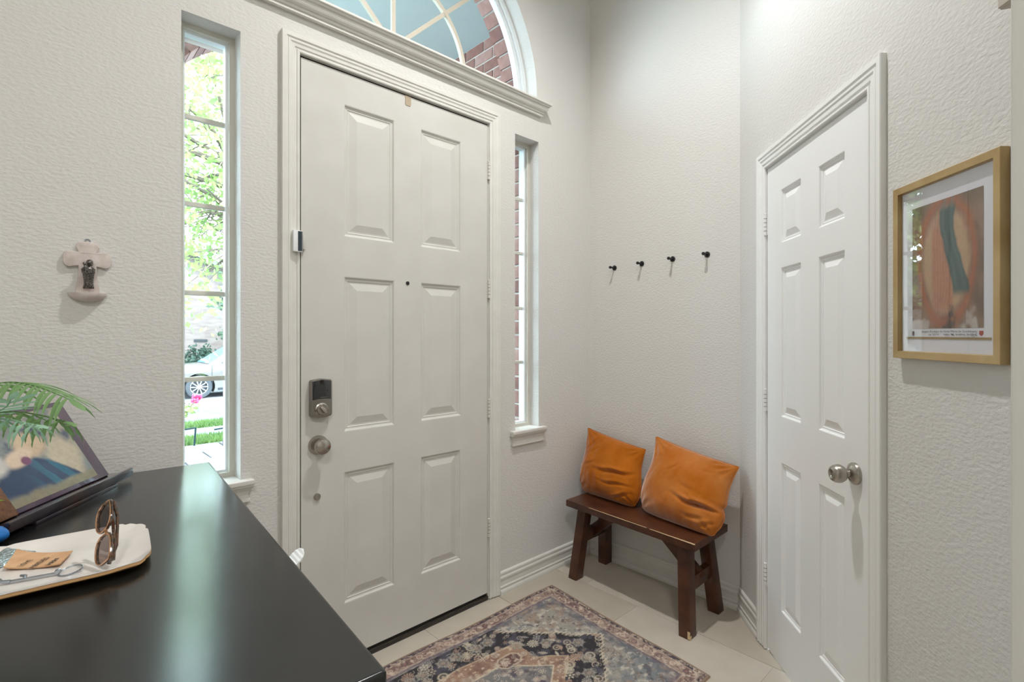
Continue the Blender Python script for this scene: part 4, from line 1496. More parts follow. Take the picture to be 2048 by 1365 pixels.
# shallow half bowl
v, f = [], []
nu, nv = 20, 8
for i in range(nu + 1):
    t = math.pi * i / nu
    for j in range(nv + 1):
        s = (math.pi / 2) * j / nv
        rx, rz, rn = 0.044, 0.028, 0.036
        v.append(FF(cxx - rx * math.cos(t) * math.cos(s), 1.511 - rz * math.sin(s), 0.001 + rn * math.sin(t) * math.cos(s)))
for i in range(nu):
    for j in range(nv):
        a = i * (nv + 1) + j
        f.append((a, a + 1, a + nv + 2, a + nv + 1))
top0 = len(v)
for i in range(nu + 1):
    t = math.pi * i / nu
    v.append(FF(cxx - 0.038 * math.cos(t), 1.507, 0.001 + 0.030 * math.sin(t)))
for i in range(nu):
    f.append((i * (nv + 1), (i + 1) * (nv + 1), top0 + i + 1, top0 + i))
f.append(tuple(top0 + i for i in range(nu + 1)))
make('bowl', v, f, M['stone'], cr, smooth=True, angle=50)
# robed figure in relief, holding a child
sec = [(1.537, .0080, .005), (1.5385, .0088, .006), (1.548, .0074, .006), (1.560, .0078, .007), (1.572, .0092, .008), (1.582, .0106, .0085), (1.5865, .0098, .008), (1.5885, .0052, .006), (1.5905, .0036, .0055), (1.5930, .0052, .0068), (1.5975, .0062, .0078), (1.6025, .0058, .0072), (1.6055, .0036, .005), (1.607, .001, .002)]
v, f = [], []
nn_ = 16
fxx = cxx + 0.001
for z, a, b in sec:
    z, a, b = 1.524 + (z - 1.537) * 1.27, a * 1.3, b * 1.2
    hd = 0.0032 if z > 1.589 else 0
    for k in range(nn_):
        t = 2 * math.pi * k / nn_
        fold = 1 + (0.16 * math.cos(t * 7) if z < 1.578 else 0)
        v.append(FF(fxx + hd + a * math.cos(t) * fold, z, 0.012 + b * (1 + math.sin(t) * fold)))
for i in range(len(sec) - 1):
    for k in range(nn_):
        f.append((i * nn_ + k, i * nn_ + (k + 1) % nn_, (i + 1) * nn_ + (k + 1) % nn_, (i + 1) * nn_ + k))
f += [tuple(range(nn_)), tuple(reversed(range((len(sec) - 1) * nn_, len(sec) * nn_)))]
fig = make('figure', v, f, M['pewter'], cr, smooth=True, angle=60)
MB().tube([FF(fxx + 0.0118, 1.582, 0.024), FF(fxx + 0.011, 1.573, 0.033), FF(fxx + 0.001, 1.571, 0.036), FF(fxx - 0.009, 1.575, 0.033)], [0.0045, 0.0042, 0.0036, 0.0030], 8).build('arm', M['pewter'], fig, smooth=True)
MB().tube([FF(fxx - 0.0118, 1.582, 0.024), FF(fxx - 0.0115, 1.571, 0.031), FF(fxx - 0.003, 1.567, 0.036)], [0.0045, 0.0042, 0.0034], 8).build('arm', M['pewter'], fig, smooth=True)
MB().lathe([(0.001, -0.013), (0.0045, -0.010), (0.0054, -0.0025), (0.0039, 0.004), (0.0029, 0.006), (0.0044, 0.009), (0.0047, 0.013), (0.0029, 0.016), (0, 0.017)], FF(fxx - 0.006, 1.586, 0.035), (-0.25, -0.1, 1), 12).build('child', M['pewter'], fig, smooth=True)

# ------------------------------------------------------------------ framed print on the closet wall
PF = (1.171, 1.502, 1.322, 1.777)
pic = empty('framed_print', FC((PF[0] + PF[1]) / 2, PF[2], 0), 'gold framed print behind glass on the wall right of the closet door', 'picture')
sweep_mb([(PF[0], PF[2]), (PF[1], PF[2]), (PF[1], PF[3]), (PF[0], PF[3])], [(0, 0.001), (0.0195, 0.001), (0.0195, 0.015), (0.018, 0.021), (0.001, 0.022), (0, 0.021)], FC, closed=True).build('picture_frame', M['gold'], pic)
MB().box((PF[0] + 0.012, PF[2] + 0.012, 0.002), (PF[1] - 0.012, PF[3] - 0.012, 0.009), FC).build('mat_board', M['paper'], pic)


def print_grid(name, fr, u0, u1, v0, v1, n, nu, nv, fn, mt, parent):
    U, V = np.meshgrid(np.linspace(0, 1, nu), np.linspace(0, 1, nv), indexing='ij')
    o0, o1, o2 = np.array(fr(u0, v0, n)), np.array(fr(u1, v0, n)), np.array(fr(u0, v1, n))
    P = o0 + U[..., None] * (o1 - o0) + V[..., None] * (o2 - o0)
    return grid_obj(name, P, np.clip(fn(U, V), 0, 1), mt, parent)


def art1(U, V):
    """loose abstract of warm browns with a teal upright swath"""
    x, y = U - 0.5, V * 1.35
    w = 0.05 * (fbm(U, V, 6, 1) - 0.5)
    C = np.ones(U.shape + (3,)) * L3((158, 128, 104))
    C = mixc(C, (112, 92, 74), smooth(0.45, 0.65, fbm(U, V, 4, 2)) * 0.8)
    C = mixc(C, (108, 96, 70), smooth(0.8, 1.0, V) * 0.7)
    ell = np.hypot((x + w) / 0.42, (V - 0.52 + w) / 0.52)
    C = mixc(C, (182, 106, 62), np.exp(-((ell - 0.92) / 0.10) ** 2) * 0.8)
    C = mixc(C, (206, 170, 130), smooth(0.86, 0.7, ell) * 0.75)
    C = mixc(C, (196, 142, 108), smooth(0.16, 0.12, np.abs(x + 0.04 + w)) * smooth(0.1, 0.2, V) * smooth(0.85, 0.75, V))
    C = mixc(C, (168, 112, 92), smooth(0.05, 0.02, np.abs(((x * 3 + w * 4) % 0.12) - 0.06)) * smooth(0.16, 0.12, np.abs(x + 0.04)) * 0.4)
    sw = np.abs(x - 0.13 - 0.10 * np.sin(V * 5.0 + 0.6) - w)
    C = mixc(C, (74, 98, 94), smooth(0.115, 0.085, sw) * smooth(0.22, 0.3, V) * smooth(0.97, 0.9, V))
    C = mixc(C, (104, 128, 122), np.exp(-((sw - 0.05) / 0.02) ** 2) * smooth(0.25, 0.35, V) * 0.5)
    C = mixc(C, (96, 82, 74), smooth(0.55, 0.7, fbm(U, V, 7, 5)) * smooth(0.26, 0.14, V))
    C = mixc(C, (200, 190, 178), smooth(0.5, 0.66, fbm(U, V, 5, 9)) * smooth(0.36, 0.1, V) * smooth(0.12, 0.3, np.abs(x)))
    C = C * (0.88 + 0.24 * fbm(U, V, 40, 12))[..., None]
    return C


print_grid('print', FC, 1.229, 1.447, 1.400, 1.711, 0.0096, 90, 120, art1, attr_mat('art_print', 0.6), pic)
MB().box((1.207, 1.3735, 0.009), (1.467, 1.3790, 0.0100), FC).build('gold_strip', M['goldstrip'], pic)
UC, NC = Vector((-R2, -R2, 0)), Vector((-R2, R2, 0))
text_mesh('caption', 'Imagen Prodigio de Santa Maria de Guadalupe', 0.0068, FC(1.262, 1.3905, 0.0096), UC, (0, 0, 1), NC, M['ink'], pic, width=0.166)
text_mesh('caption', 'de 2019', 0.006, FC(1.285, 1.3830, 0.0096), UC, (0, 0, 1), NC, M['ink'], pic, width=0.034)
sg = MB()
for (s0, s1, fr_, am) in ((1.334, 1.352, 5, .0016), (1.357, 1.366, 4, .0016), (1.371, 1.398, 9, .0015), (1.402, 1.430, 8, .0020)):
    pts = [FC(s0 + (s1 - s0) * i / 40 + 0.0012 * math.sin(i * fr_ * 0.31), 1.3850 + am * math.sin(i * fr_ * 0.157) * (1 + 0.7 * math.cos(i * 0.31)), 0.0099) for i in range(41)]
    sg.tube(pts, 0.00030, 4)
sg.tube([FC(1.431, 1.394, 0.0099), FC(1.427, 1.384, 0.0099), FC(1.421, 1.378, 0.0099), FC(1.417, 1.381, 0.0099), FC(1.424, 1.386, 0.0099)], 0.0003, 4)
sg.build('signature', M['black'], pic)
MB().prism([[(1.436, 1.3935), (1.436, 1.386), (1.441, 1.382), (1.446, 1.386), (1.446, 1.3935)]], FC, 0.009, 0.0098).build('crest', M['seal'], pic)
MB().prism([[(1.2285, 1.3915), (1.2285, 1.384), (1.232, 1.381), (1.2355, 1.384), (1.2355, 1.3915), (1.232, 1.3945)]], FC, 0.009, 0.0098).build('crest', mat('plum_ink', (110, 70, 84), 0.8), pic)
MB().box((PF[0] + 0.013, PF[2] + 0.013, 0.0125), (PF[1] - 0.013, PF[3] - 0.013, 0.0145), FC).build('glass', M['pglass'], pic)

# moulded box high on the closet wall, cut by the near wall
ch = empty('chime_box', FC(1.60, 2.05, 0), 'beige moulded chime box high on the wall above the gold frame', 'chime')
v = []
pr = [(0.0, 0.0), (0.0, 0.030), (0.004, 0.036), (0.004, 0.040), (0.008, 0.042), (0.012, 0.042), (0.20 - 0.012, 0.042), (0.20 - 0.008, 0.042), (0.20 - 0.004, 0.040), (0.20 - 0.004, 0.036), (0.20, 0.030), (0.20, 0.0)]
z0, z1 = 2.052, 2.30
n_ = len(pr)
v = [FC(1.513 + a, z0 + 0.006 * (b < 0.03), b) for a, b in pr] + [FC(1.513 + a - 0.014 * (1 if a < 0.1 else -1), z1, b) for a, b in pr]
f = [(i, (i + 1) % n_, n_ + (i + 1) % n_, n_ + i) for i in range(n_)] + [tuple(range(n_)), tuple(reversed(range(n_, 2 * n_)))]
make('cover', v, f, mat('chime_paint', (190, 182, 170), 0.5), ch)
MB().box((1.540, 2.09, 0.041), (1.686, 2.26, 0.046), FC).build('grille', mat('chime_grille', (176, 168, 156), 0.6), ch, bevel=0.003)

# ------------------------------------------------------------------ small things on the front door
sn = empty('door_sensor', FF(-0.016, 1.742, 0.019), 'white and dark door sensor on the casing left of the front door', 'sensor')
MB().box((-0.036, 1.704, 0.0125), (-0.003, 1.786, 0.030), FF).build('housing', M['plastic_w'], sn, bevel=0.002)
MB().box((-0.0035, 1.707, 0.016), (-0.0022, 1.783, 0.029), FF).build('dark_face', M['plastic_d'], sn)
MB().box((-0.020, 1.707, 0.0295), (-0.005, 1.783, 0.0312), FF).build('dark_face', M['plastic_d'], sn)
mg = MB().box((0.0035, 1.718, 0.0002), (0.014, 1.772, 0.013), FF).build('door_magnet', M['door'], bevel=0.0015)
tag(mg, 'small off-white magnet block on the door beside the sensor', 'magnet')
dh = empty('wreath_hook', FF(0.465, 2.43, 0.002), 'tan over-the-door wreath hook at the top of the front door', 'hook')
hm = mat('hook_tan', (178, 162, 138), 0.45)
MB().prism([[(0.451, 2.462), (0.451, 2.436), (0.455, 2.430), (0.476, 2.430), (0.480, 2.436), (0.480, 2.4715), (0.451, 2.4715)]], FF, 0.0005, 0.0022).build('strap', hm, dh)
MB().box((0.451, 2.4728, -0.044), (0.480, 2.4742, 0.0022), FF).build('top_bend', hm, dh)

# ------------------------------------------------------------------ black table
TZ = 0.952
tr_ = Vector((-0.314, -0.060, 0))
td = Vector((-0.0698, -0.9976, 0))
tl = Vector((-0.9976, 0.0698, 0))
FT = lambda a, b, c=0.0: tr_ + tl * a + td * b + Vector((0, 0, c))      # a: to the left, b: toward the viewer
TLN, TWD = 1.440, 0.74
table = empty('console_table', FT(TWD / 2, TLN / 2, 0), 'black lacquered table with rounded edge in the left foreground', 'table')
MB().box((0, 0, TZ - 0.036), (TWD, TLN, TZ), FT).build('table_top', M['tabletop'], table, bevel=0.007, seg=4)
for q in ((0.03, 0.03, TWD - 0.03, 0.05), (0.03, TLN - 0.05, TWD - 0.03, TLN - 0.03), (0.03, 0.05, 0.05, TLN - 0.05), (TWD - 0.05, 0.05, TWD - 0.03, TLN - 0.05)):
    MB().box((q[0], q[1], TZ - 0.13), (q[2], q[3], TZ - 0.036), FT).build('apron', M['tabletop'], table)
for a in (0.03, TWD - 0.09):
    for b in (0.03, TLN - 0.09):
        MB().hexa([FT(a + 0.01, b + 0.01, 0), FT(a + 0.05, b + 0.01, 0), FT(a + 0.05, b + 0.05, 0), FT(a + 0.01, b + 0.05, 0), FT(a, b, TZ - 0.036), FT(a + 0.06, b, TZ - 0.036), FT(a + 0.06, b + 0.06, TZ - 0.036), FT(a, b + 0.06, TZ - 0.036)]).build('leg', M['tabletop'], table, bevel=0.003)
# white ribbed tab at the table edge
tb = empty('plastic_tab', FT(-0.0, 0.89, 0.895), 'white ribbed plastic tab sticking out past the black table edge', 'tab')
MB().box((-0.006, 0.865, TZ - 0.085), (0.0285, 0.915, TZ - 0.045), FT).build('base', M['plastic_w'], tb, bevel=0.002)
v, f = [], []
nu = 14
for i in range(nu + 1):
    t = i / nu
    out = -0.004 - 0.052 * t
    zc = TZ - 0.072 + 0.010 * math.sin(t * 1.9) + 0.020 * t * t
    hw = 0.026 * math.sqrt(max(0.0, 1 - max(0, (t - 0.72) / 0.28) ** 2)) + 0.001
    rib = 0.0008 * (i % 2)
    for (dy, dz) in ((-1, 0), (-1, 0.004), (0, 0.0045), (1, 0.004), (1, 0), (0, 0.0)):
        v.append(FT(out, 0.89 + dy * hw - 0.02 * t, zc + dz + (rib if dz > 0 else 0)))
for i in range(nu):
    for k in range(6):
        f.append((i * 6 + k, i * 6 + (k + 1) % 6, i * 6 + 6 + (k + 1) % 6, i * 6 + 6 + k))
f += [tuple(range(6)), tuple(reversed(range(nu * 6, nu * 6 + 6)))]
make('tongue', v, f, M['plastic_w'], tb)

# ------------------------------------------------------------------ leaning picture plaque
u_, v_ = Vector((0.532, 0.847, 0)).normalized(), Vector((-0.847, 0.532, 0)).normalized()
lean = math.radians(61)
pv = v_ * math.cos(lean) + Vector((0, 0, 1)) * math.sin(lean)
pn = (Vector((0, 0, 1)) * math.cos(lean) - v_ * math.sin(lean))
PB = Vector((-0.578, -0.131, TZ + 0.022))
FI = frame(PB, -u_, pn, pv)              # a: to the left along the ledge, b: up the board, c: toward the viewer
IW, IH = 0.405, 0.250
plq = empty('picture_plaque', PB - u_ * IW / 2 + Vector((0, 0, -0.022)), 'picture plaque leaning on a dark glossy ledge at the back of the table', 'plaque')
MB().box((0, 0, -0.012), (IW, IH, 0), FI).build('board', M['icon_frame'], plq, bevel=0.002)


def art2(U, V):
    """loose abstract: blue drapery shapes below, cream and grey green above"""
    U = 1 - U
    w = 0.08 * (fbm(U, V, 5, 31) - 0.5)
    C = np.ones(U.shape + (3,)) * L3((128, 134, 132))
    C = mixc(C, (164, 160, 144), smooth(0.45, 0.62, fbm(U, V, 7, 32)))
    C = mixc(C, (74, 84, 104), smooth(0.5, 0.66, fbm(U, V, 5, 33)) * smooth(0.4, 0.6, V))
    C = mixc(C, (196, 184, 160), smooth(0.22, 0.12, np.hypot((U - 0.78 + w) / 1.0, (V - 0.35) * 0.55)) * 0.9)
    C = mixc(C, (202, 178, 150), smooth(0.17, 0.10, np.hypot((U - 0.50 + w) / 1.2, (V - 0.62) * 0.9)))
    bl = V + w - (0.48 - 1.6 * (U - 0.36) ** 2)
    C = mixc(C, (36, 62, 94), smooth(0.03, -0.03, bl) * smooth(0.06, 0.12, V + w))
    C = mixc(C, (44, 104, 130), smooth(0.03, -0.03, bl) * smooth(0.45, 0.6, np.sin((U * 1.3 + V * 0.6 + w) * 26) * 0.5 + 0.5) * smooth(0.06, 0.12, V + w) * smooth(0.25, 0.6, U))
    C = mixc(C, (214, 190, 166), smooth(0.12, 0.07, np.hypot((U - 0.33 + w) / 1.6, V - 0.50 - 0.25 * (U - 0.33))))
    C = mixc(C, (118, 62, 96), smooth(0.06, 0.04, np.hypot((U - 0.38), V - 0.45)))
    C = mixc(C, (206, 202, 196), smooth(0.16, 0.08, np.hypot(U - 0.08 + w, (V - 0.5) * 0.9)) * 0.9)
    C = mixc(C, (134, 128, 104), smooth(0.14, 0.06, V + w) * 0.9)
    C = C * (0.85 + 0.3 * fbm(U, V, 34, 41))[..., None]
    return C


print_grid('print', FI, 0.044, 0.345, 0.012, IH - 0.014, 0.0012, 110, 80, art2, attr_mat('plaque_print', 0.25, coat=0.4), plq)
MB().box((0.345, 0.0, 0.0), (0.352, IH, 0.004), FI).build('edge_strip', M['carblack'], plq)
MB().box((0.352, -0.002, -0.002), (IW + 0.03, 0.16, 0.012), FI).build('wood_side', M['brownwood'], plq, bevel=0.003)
lg = MB()
e0, e1 = PB + u_ * 0.028, PB - u_ * (IW + 0.03)
off = -v_ * 0.018
lg.bar(e0 + off + Vector((0, 0, -0.008)), e1 + off + Vector((0, 0, -0.008)), 0.052, 0.012)
lg.bar(e0 + off * 2.3 + Vector((0, 0, 0.001)), e1 + off * 2.3 + Vector((0, 0, 0.001)), 0.012, 0.020)
lg.build('ledge', M['icon_ledge'], plq, bevel=0.004, seg=3)
MB().bar(PB - u_ * 0.05 + off + Vector((0, 0, -0.018)), PB - u_ * 0.36 + off + Vector((0, 0, -0.018)), 0.06, 0.008).build('foot', M['icon_ledge'], plq, bevel=0.002)
MB().bar(PB - u_ * 0.2 + pv * 0.18 - pn * 0.014, PB - u_ * 0.2 + v_ * 0.10 + Vector((0, 0, -0.020)), 0.04, 0.006).build('rear_strut', M['brownwood'], plq)

# ------------------------------------------------------------------ tray and what lies in it
TC, TR_ = Vector((-0.706, -0.785, TZ)), math.radians(-5)
FTR = lambda a, b, c=0.0: TC + Vector((a * math.cos(TR_) - b * math.sin(TR_), a * math.sin(TR_) + b * math.cos(TR_), c))


def tray_z(a, b):
    k = max(abs(a), abs(b)) / 0.138
    return 0.007 + 0.013 * max(0, (k - 0.55) / 0.45) ** 2 + 0.012 * max(0, (abs(a) * abs(b) / 0.138 ** 2 - 0.45) / 0.55) ** 1.5


tray = empty('ceramic_tray', TC, 'white glazed square tray with bare clay rim on the black table', 'tray')
n = 72
v, f = [], []
rings = 22
for i in range(rings + 1):
    rr = i / rings
    for k in range(n):
        t = 2 * math.pi * k / n
        c, s = math.cos(t), math.sin(t)
        e = 0.42
        a = math.copysign(abs(c) ** e, c)
        b = math.copysign(abs(s) ** e, s)
        H = 0.138
        if i == rings:
            notch = 1 - 0.020 * (k % 9 in (3,))
        else:
            notch = 1
        a, b = a * rr * H * notch, b * rr * H * notch
        v.append(FTR(a, b, tray_z(a, b)))
for i in range(rings):
    for k in range(n):
        k2 = (k + 1) % n
        f.append((i * n + k, i * n + k2, (i + 1) * n + k2, (i + 1) * n + k))
make('dish', v, f, M['ceramic'], tray, smooth=True, angle=60)
v2, f2 = [], []
for i in range(rings + 1):
    rr = i / rings
    for k in range(n):
        p = v[i * n + k]
        base = 0.0 if rr < 0.55 else None
        z = p.z - (0.007 if rr < 0.97 else 0.0055)
        q = Vector((p.x, p.y, max(z, TZ + 0.0003)))
        if i == rings:
            q = TC + (Vector((p.x, p.y, 0)) - Vector((TC.x, TC.y, 0))) * 1.004 + Vector((0, 0, q.z - TZ))
        v2.append(q)
for i in range(rings):
    for k in range(n):
        k2 = (k + 1) % n
        f2.append((i * n + k2, i * n + k, (i + 1) * n + k, (i + 1) * n + k2))
b0 = len(v2)
v2 += [v[rings * n + k] + Vector((0, 0, -0.0006)) for k in range(n)]
for k in range(n):
    k2 = (k + 1) % n
    f2.append((rings * n + k, rings * n + k2, b0 + k2, b0 + k))
make('clay_base', v2, f2, M['clay'], tray, smooth=True, angle=60)


def tray_top(p, h=0.0):
    d = Vector((p[0], p[1], 0)) - TC
    a = d.x * math.cos(TR_) + d.y * math.sin(TR_)
    b = -d.x * math.sin(TR_) + d.y * math.cos(TR_)
    return Vector((p[0], p[1], TZ + tray_z(a, b) + h))


# key fob: leather tag, ring and opener
kf = empty('leather_key_tag', tray_top((-0.727, -0.75), 0.001), 'tan leather key tag stamped with words lying in the white tray', 'key tag')
q = [Vector((-0.757, -0.674, 0)), Vector((-0.681, -0.752, 0)), Vector((-0.700, -0.812, 0)), Vector((-0.772, -0.760, 0))]
v, f = [], []
ns = 14
for i in range(ns + 1):
    for j in range(5):
        a, b = i / ns, j / 4
        p = q[0].lerp(q[1], a).lerp(q[3].lerp(q[2], a), b)
        z = tray_top(p).z + 0.0015 + 0.004 * (2 * a - 1) ** 2
        v.append(Vector((p.x, p.y, z)))
m_ = len(v)
v += [p + Vector((0, 0, 0.0022)) for p in v]
for i in range(ns):
    for j in range(4):
        a = i * 5 + j
        f.append((a, a + 1, a + 6, a + 5))
        f.append((m_ + a, m_ + a + 5, m_ + a + 6, m_ + a + 1))
for i in range(ns):
    f.append((i * 5, i * 5 + 5, m_ + i * 5 + 5, m_ + i * 5))
    f.append((i * 5 + 4, m_ + i * 5 + 4, m_ + i * 5 + 9, i * 5 + 9))
for j in range(4):
    f.append((j, m_ + j, m_ + j + 1, j + 1))
    f.append((ns * 5 + j, ns * 5 + j + 1, m_ + ns * 5 + j + 1, m_ + ns * 5 + j))
make('leather', v, f, M['leather'], kf, smooth=True, angle=40)
for body, s, e in (('LOVE', (-0.749, -0.772), (-0.734, -0.748)), ('ABIDES', (-0.735, -0.797), (-0.712, -0.756)), ('HERE', (-0.713, -0.802), (-0.697, -0.774))):
    s, e = Vector((s[0], s[1], 0)), Vector((e[0], e[1], 0))
    ux = (e - s)
    uy = Vector((-ux.y, ux.x, 0)).normalized()
    zz = max(tray_top(s).z, tray_top(e).z) + 0.0060
    text_mesh('lettering', body, 0.0125, (s.x, s.y, zz), ux, uy, (0, 0, 1), M['black'], kf, width=ux.length, extr=0.0, bold=0.012)
kb = empty('bottle_opener', tray_top((-0.72, -0.85), 0.003), 'steel bottle opener with split ring lying at the tray front', 'opener')
p0, p1 = tray_top((-0.706, -0.850), 0.004), tray_top((-0.762, -0.836), 0.004)
MB().bar(p0, p1, 0.007, 0.003).build('shank', M['steel'], kb, bevel=0.0008)
MB().tube([p1, p1 + Vector((-0.006, 0.002, 0.0005)), p1 + Vector((-0.012, 0.006, 0.002)), p1 + Vector((-0.013, 0.012, 0.004))], [0.0034, 0.0034, 0.003, 0.0022], 8).build('claw', M['steel'], kb, smooth=True)
pm = p0.lerp(p1, 0.70)
MB().tube([pm, pm + Vector((0.001, 0.007, 0.003)), pm + Vector((-0.005, 0.011, 0.004))], [0.003, 0.0028, 0.002], 8).build('tooth', M['steel'], kb, smooth=True)
rc = tray_top((-0.688, -0.852), 0.003)
for off_ in (0, 0.0016):
    MB().tube([rc + Vector((0.016 * math.cos(t), 0.016 * math.sin(t), off_ + 0.0025 * math.sin(t + 1))) for t in [2 * math.pi * i / 28 for i in range(28)]], 0.0010, 6, closed=True).build('split_ring', M['steel'], kb, smooth=True)
MB().lathe([(0.002, -0.004), (0.0045, -0.003), (0.005, 0), (0.0045, 0.003), (0.002, 0.004)], p0 + Vector((0.002, 0, 0.002)), (0.2, 1, 0.1), 12).build('swivel', M['steel'], kb, smooth=True)
# silver woven pouch under the tag
v, f = [], []
ns = 12
pa, pb_ = Vector((-0.752, -0.668, 0)), Vector((-0.815, -0.735, 0))
for i in range(ns + 1):
    for j in range(ns + 1):
        a, b = i / ns, j / ns
        p = pa.lerp(pb_, a) + (pb_ - pa).cross(Vector((0, 0, 1))).normalized() * (-0.030 + 0.055 * b)
        v.append(Vector((p.x, p.y, tray_top(p).z + 0.0008 + 0.007 * math.sin(math.pi * a) ** 0.5 * math.sin(math.pi * b) ** 0.5 + 0.0012 * ((i + j) % 2))))
for i in range(ns):
    for j in range(ns):
        a = i * (ns + 1) + j
        f.append((a, a + 1, a + ns + 2, a + ns + 1))
m_ = len(v)
v += [Vector((p.x, p.y, tray_top(p).z + 0.0005)) for p in v]
f += [tuple(m_ + i for i in reversed(q_)) for q_ in list(f)]
po = make('woven_pouch', v, f, M['glit'], None, smooth=False)
tag(po, 'silver woven pouch beside the leather tag in the tray', 'pouch')

# sunglasses folded and standing on their side
sgl = empty('sunglasses', tray_top((-0.655, -0.86), 0.0), 'tortoise and rose gold sunglasses standing folded in the white tray', 'sunglasses')
G0 = tray_top((-0.654, -0.872), 0.003)
gw = Vector((0.06, 0.66, 0.75)).normalized()         # along the front, from the near lens to the far lens
gh = Vector((0.39, -0.71, 0.60))
gh = (gh - gw * gh.dot(gw)).normalized()             # lens height direction
gn = gw.cross(gh).normalized()                       # lens facing


def lens_pts(c, rw, rh, cat):
    pts = []
    for i in range(30):
        t = 2 * math.pi * i / 30
        x, y = math.cos(t), math.sin(t)
        x2 = math.copysign(abs(x) ** 0.85, x) * rw
        y2 = math.copysign(abs(y) ** 0.85, y) * rh
        y2 += 0.010 * cat * max(0, x * cat) ** 3 * (1 if y > 0 else 0.2) * cat
        pts.append(c + gw * x2 + gh * y2)
    return pts


cL, cR = G0 + gw * 0.024 + gh * 0.022, G0 + gw * 0.086 + gh * 0.022
for c, cat in ((cL, -1), (cR, 1)):
    pts = lens_pts(c, 0.027, 0.023, cat)
    rim = MB().tube(pts, 0.0026, 8, closed=True).build('rim', M['tort'], sgl, smooth=True)
    MB().tube([p - gn * 0.0022 for p in pts], 0.0014, 6, closed=True).build('metal_edge', M['rose'], rim, smooth=True)
    MB().add([c + gn * 0.0004] + [p + gn * 0.0004 for p in pts], [(0, i + 1, (i + 1) % 30 + 1) for i in range(30)]).build('lens', M['lens'], rim)
MB().tube([cL + gw * 0.026 + gh * 0.008, cL + gw * 0.031 + gh * 0.011 - gn * 0.003, cR - gw * 0.026 + gh * 0.008], 0.0022, 8).build('bridge', M['rose'], sgl, smooth=True)
for c, sgn in ((cL, -1), (cR, 1)):
    h0 = c + gw * sgn * 0.028 + gh * 0.012
    dirn = -sgn * gw
    MB().tube([h0, h0 + gn * 0.008 + dirn * 0.002, h0 + gn * (0.012 if sgn < 0 else 0.017) + dirn * 0.03 - gh * 0.004, h0 + gn * (0.012 if sgn < 0 else 0.018) + dirn * 0.085 - gh * 0.010, h0 + gn * 0.014 + dirn * 0.112 - gh * 0.026], [0.0036, 0.0034, 0.0028, 0.0026, 0.0034], 8).build('temple', M['tort'], sgl, smooth=True)
# crumbs of white and a blue packet at the left
bpk = empty('blue_packet', (-0.822, -0.555, TZ), 'bright blue plastic packet at the left edge of the black table', 'packet')
v, f = [], []
for i in range(13):
    for k in range(16):
        t = 2 * math.pi * k / 16
        s = -1 + 2 * i / 12
        r_ = math.sqrt(max(0, 1 - s ** 4)) * 0.9 + 0.1
        cpos = Vector((-0.818 + 0.046 * s, -0.556 + 0.018 * s, TZ + 0.019))
        v.append(cpos + Vector((-0.015, 0.028, 0)) * math.cos(t) * r_ + Vector((0, 0, 0.0185)) * math.sin(t) * r_ * (1 + 0.08 * math.sin(3 * t + i)))
for i in range(12):
    for k in range(16):
        f.append((i * 16 + k, i * 16 + (k + 1) % 16, i * 16 + 16 + (k + 1) % 16, i * 16 + 16 + k))
f += [tuple(range(16)), tuple(reversed(range(192, 208)))]
for p in v:
    p.z = max(p.z, TZ + 0.0004)
make('wrapper', v, f, M['blue'], bpk, smooth=True, angle=60)

# ------------------------------------------------------------------ fern in a pot
PP = Vector((-0.955, -0.50, TZ))
fern = empty('potted_fern', PP, 'green fern with long arching fronds at the left edge of the table', 'plant')
MB().lathe([(0.040, 0), (0.055, 0.03), (0.062, 0.09), (0.064, 0.10), (0.058, 0.10), (0.055, 0.088)], PP, (0, 0, 1), 28).build('pot', M['pot'], fern, smooth=True)
MB().lathe([(0.056, 0.085), (0.03, 0.092), (0.0, 0.094)], PP, (0, 0, 1), 20).build('soil', M['soil'], fern)
crown = PP + Vector((0, 0, 0.09))


def leaflet(p0, d, side, length, width, droop, mt, parent, lobes=0):
    v, f = [], []
    d = d.normalized()
    sd = side.normalized()
    ns = 12
    p = Vector(p0)
    cur = d.copy()
    for i in range(ns + 1):
        t = i / ns
        w = width * math.sin(math.pi * min(1, 0.06 + t * 0.94)) ** 0.7
        if lobes:
            w *= 0.72 + 0.28 * math.cos(t * lobes * 2 * math.pi)
        nrm = cur.cross(sd).normalized()
        v += [p - sd * w + nrm * w * 0.25, p, p + sd * w + nrm * w * 0.25]
        cur = (cur + Vector((0, 0, -1)) * droop / ns).normalized()
        p = p + cur * length / ns
    for i in range(ns):
        a = i * 3
        f += [(a, a + 1, a + 4, a + 3), (a + 1, a + 2, a + 5, a + 4)]
    return make('leaflet', v, f, mt, parent, smooth=True, fixn=False, angle=180)


def bez(pts, n):
    out = []
    P = [Vector(p) for p in pts]
    k = len(P) - 1
    for i in range(n + 1):
        t = i / n
        s = Vector((0, 0, 0))
        for j, p in enumerate(P):
            s += p * math.comb(k, j) * t ** j * (1 - t) ** (k - j)
        out.append(s)
    return out


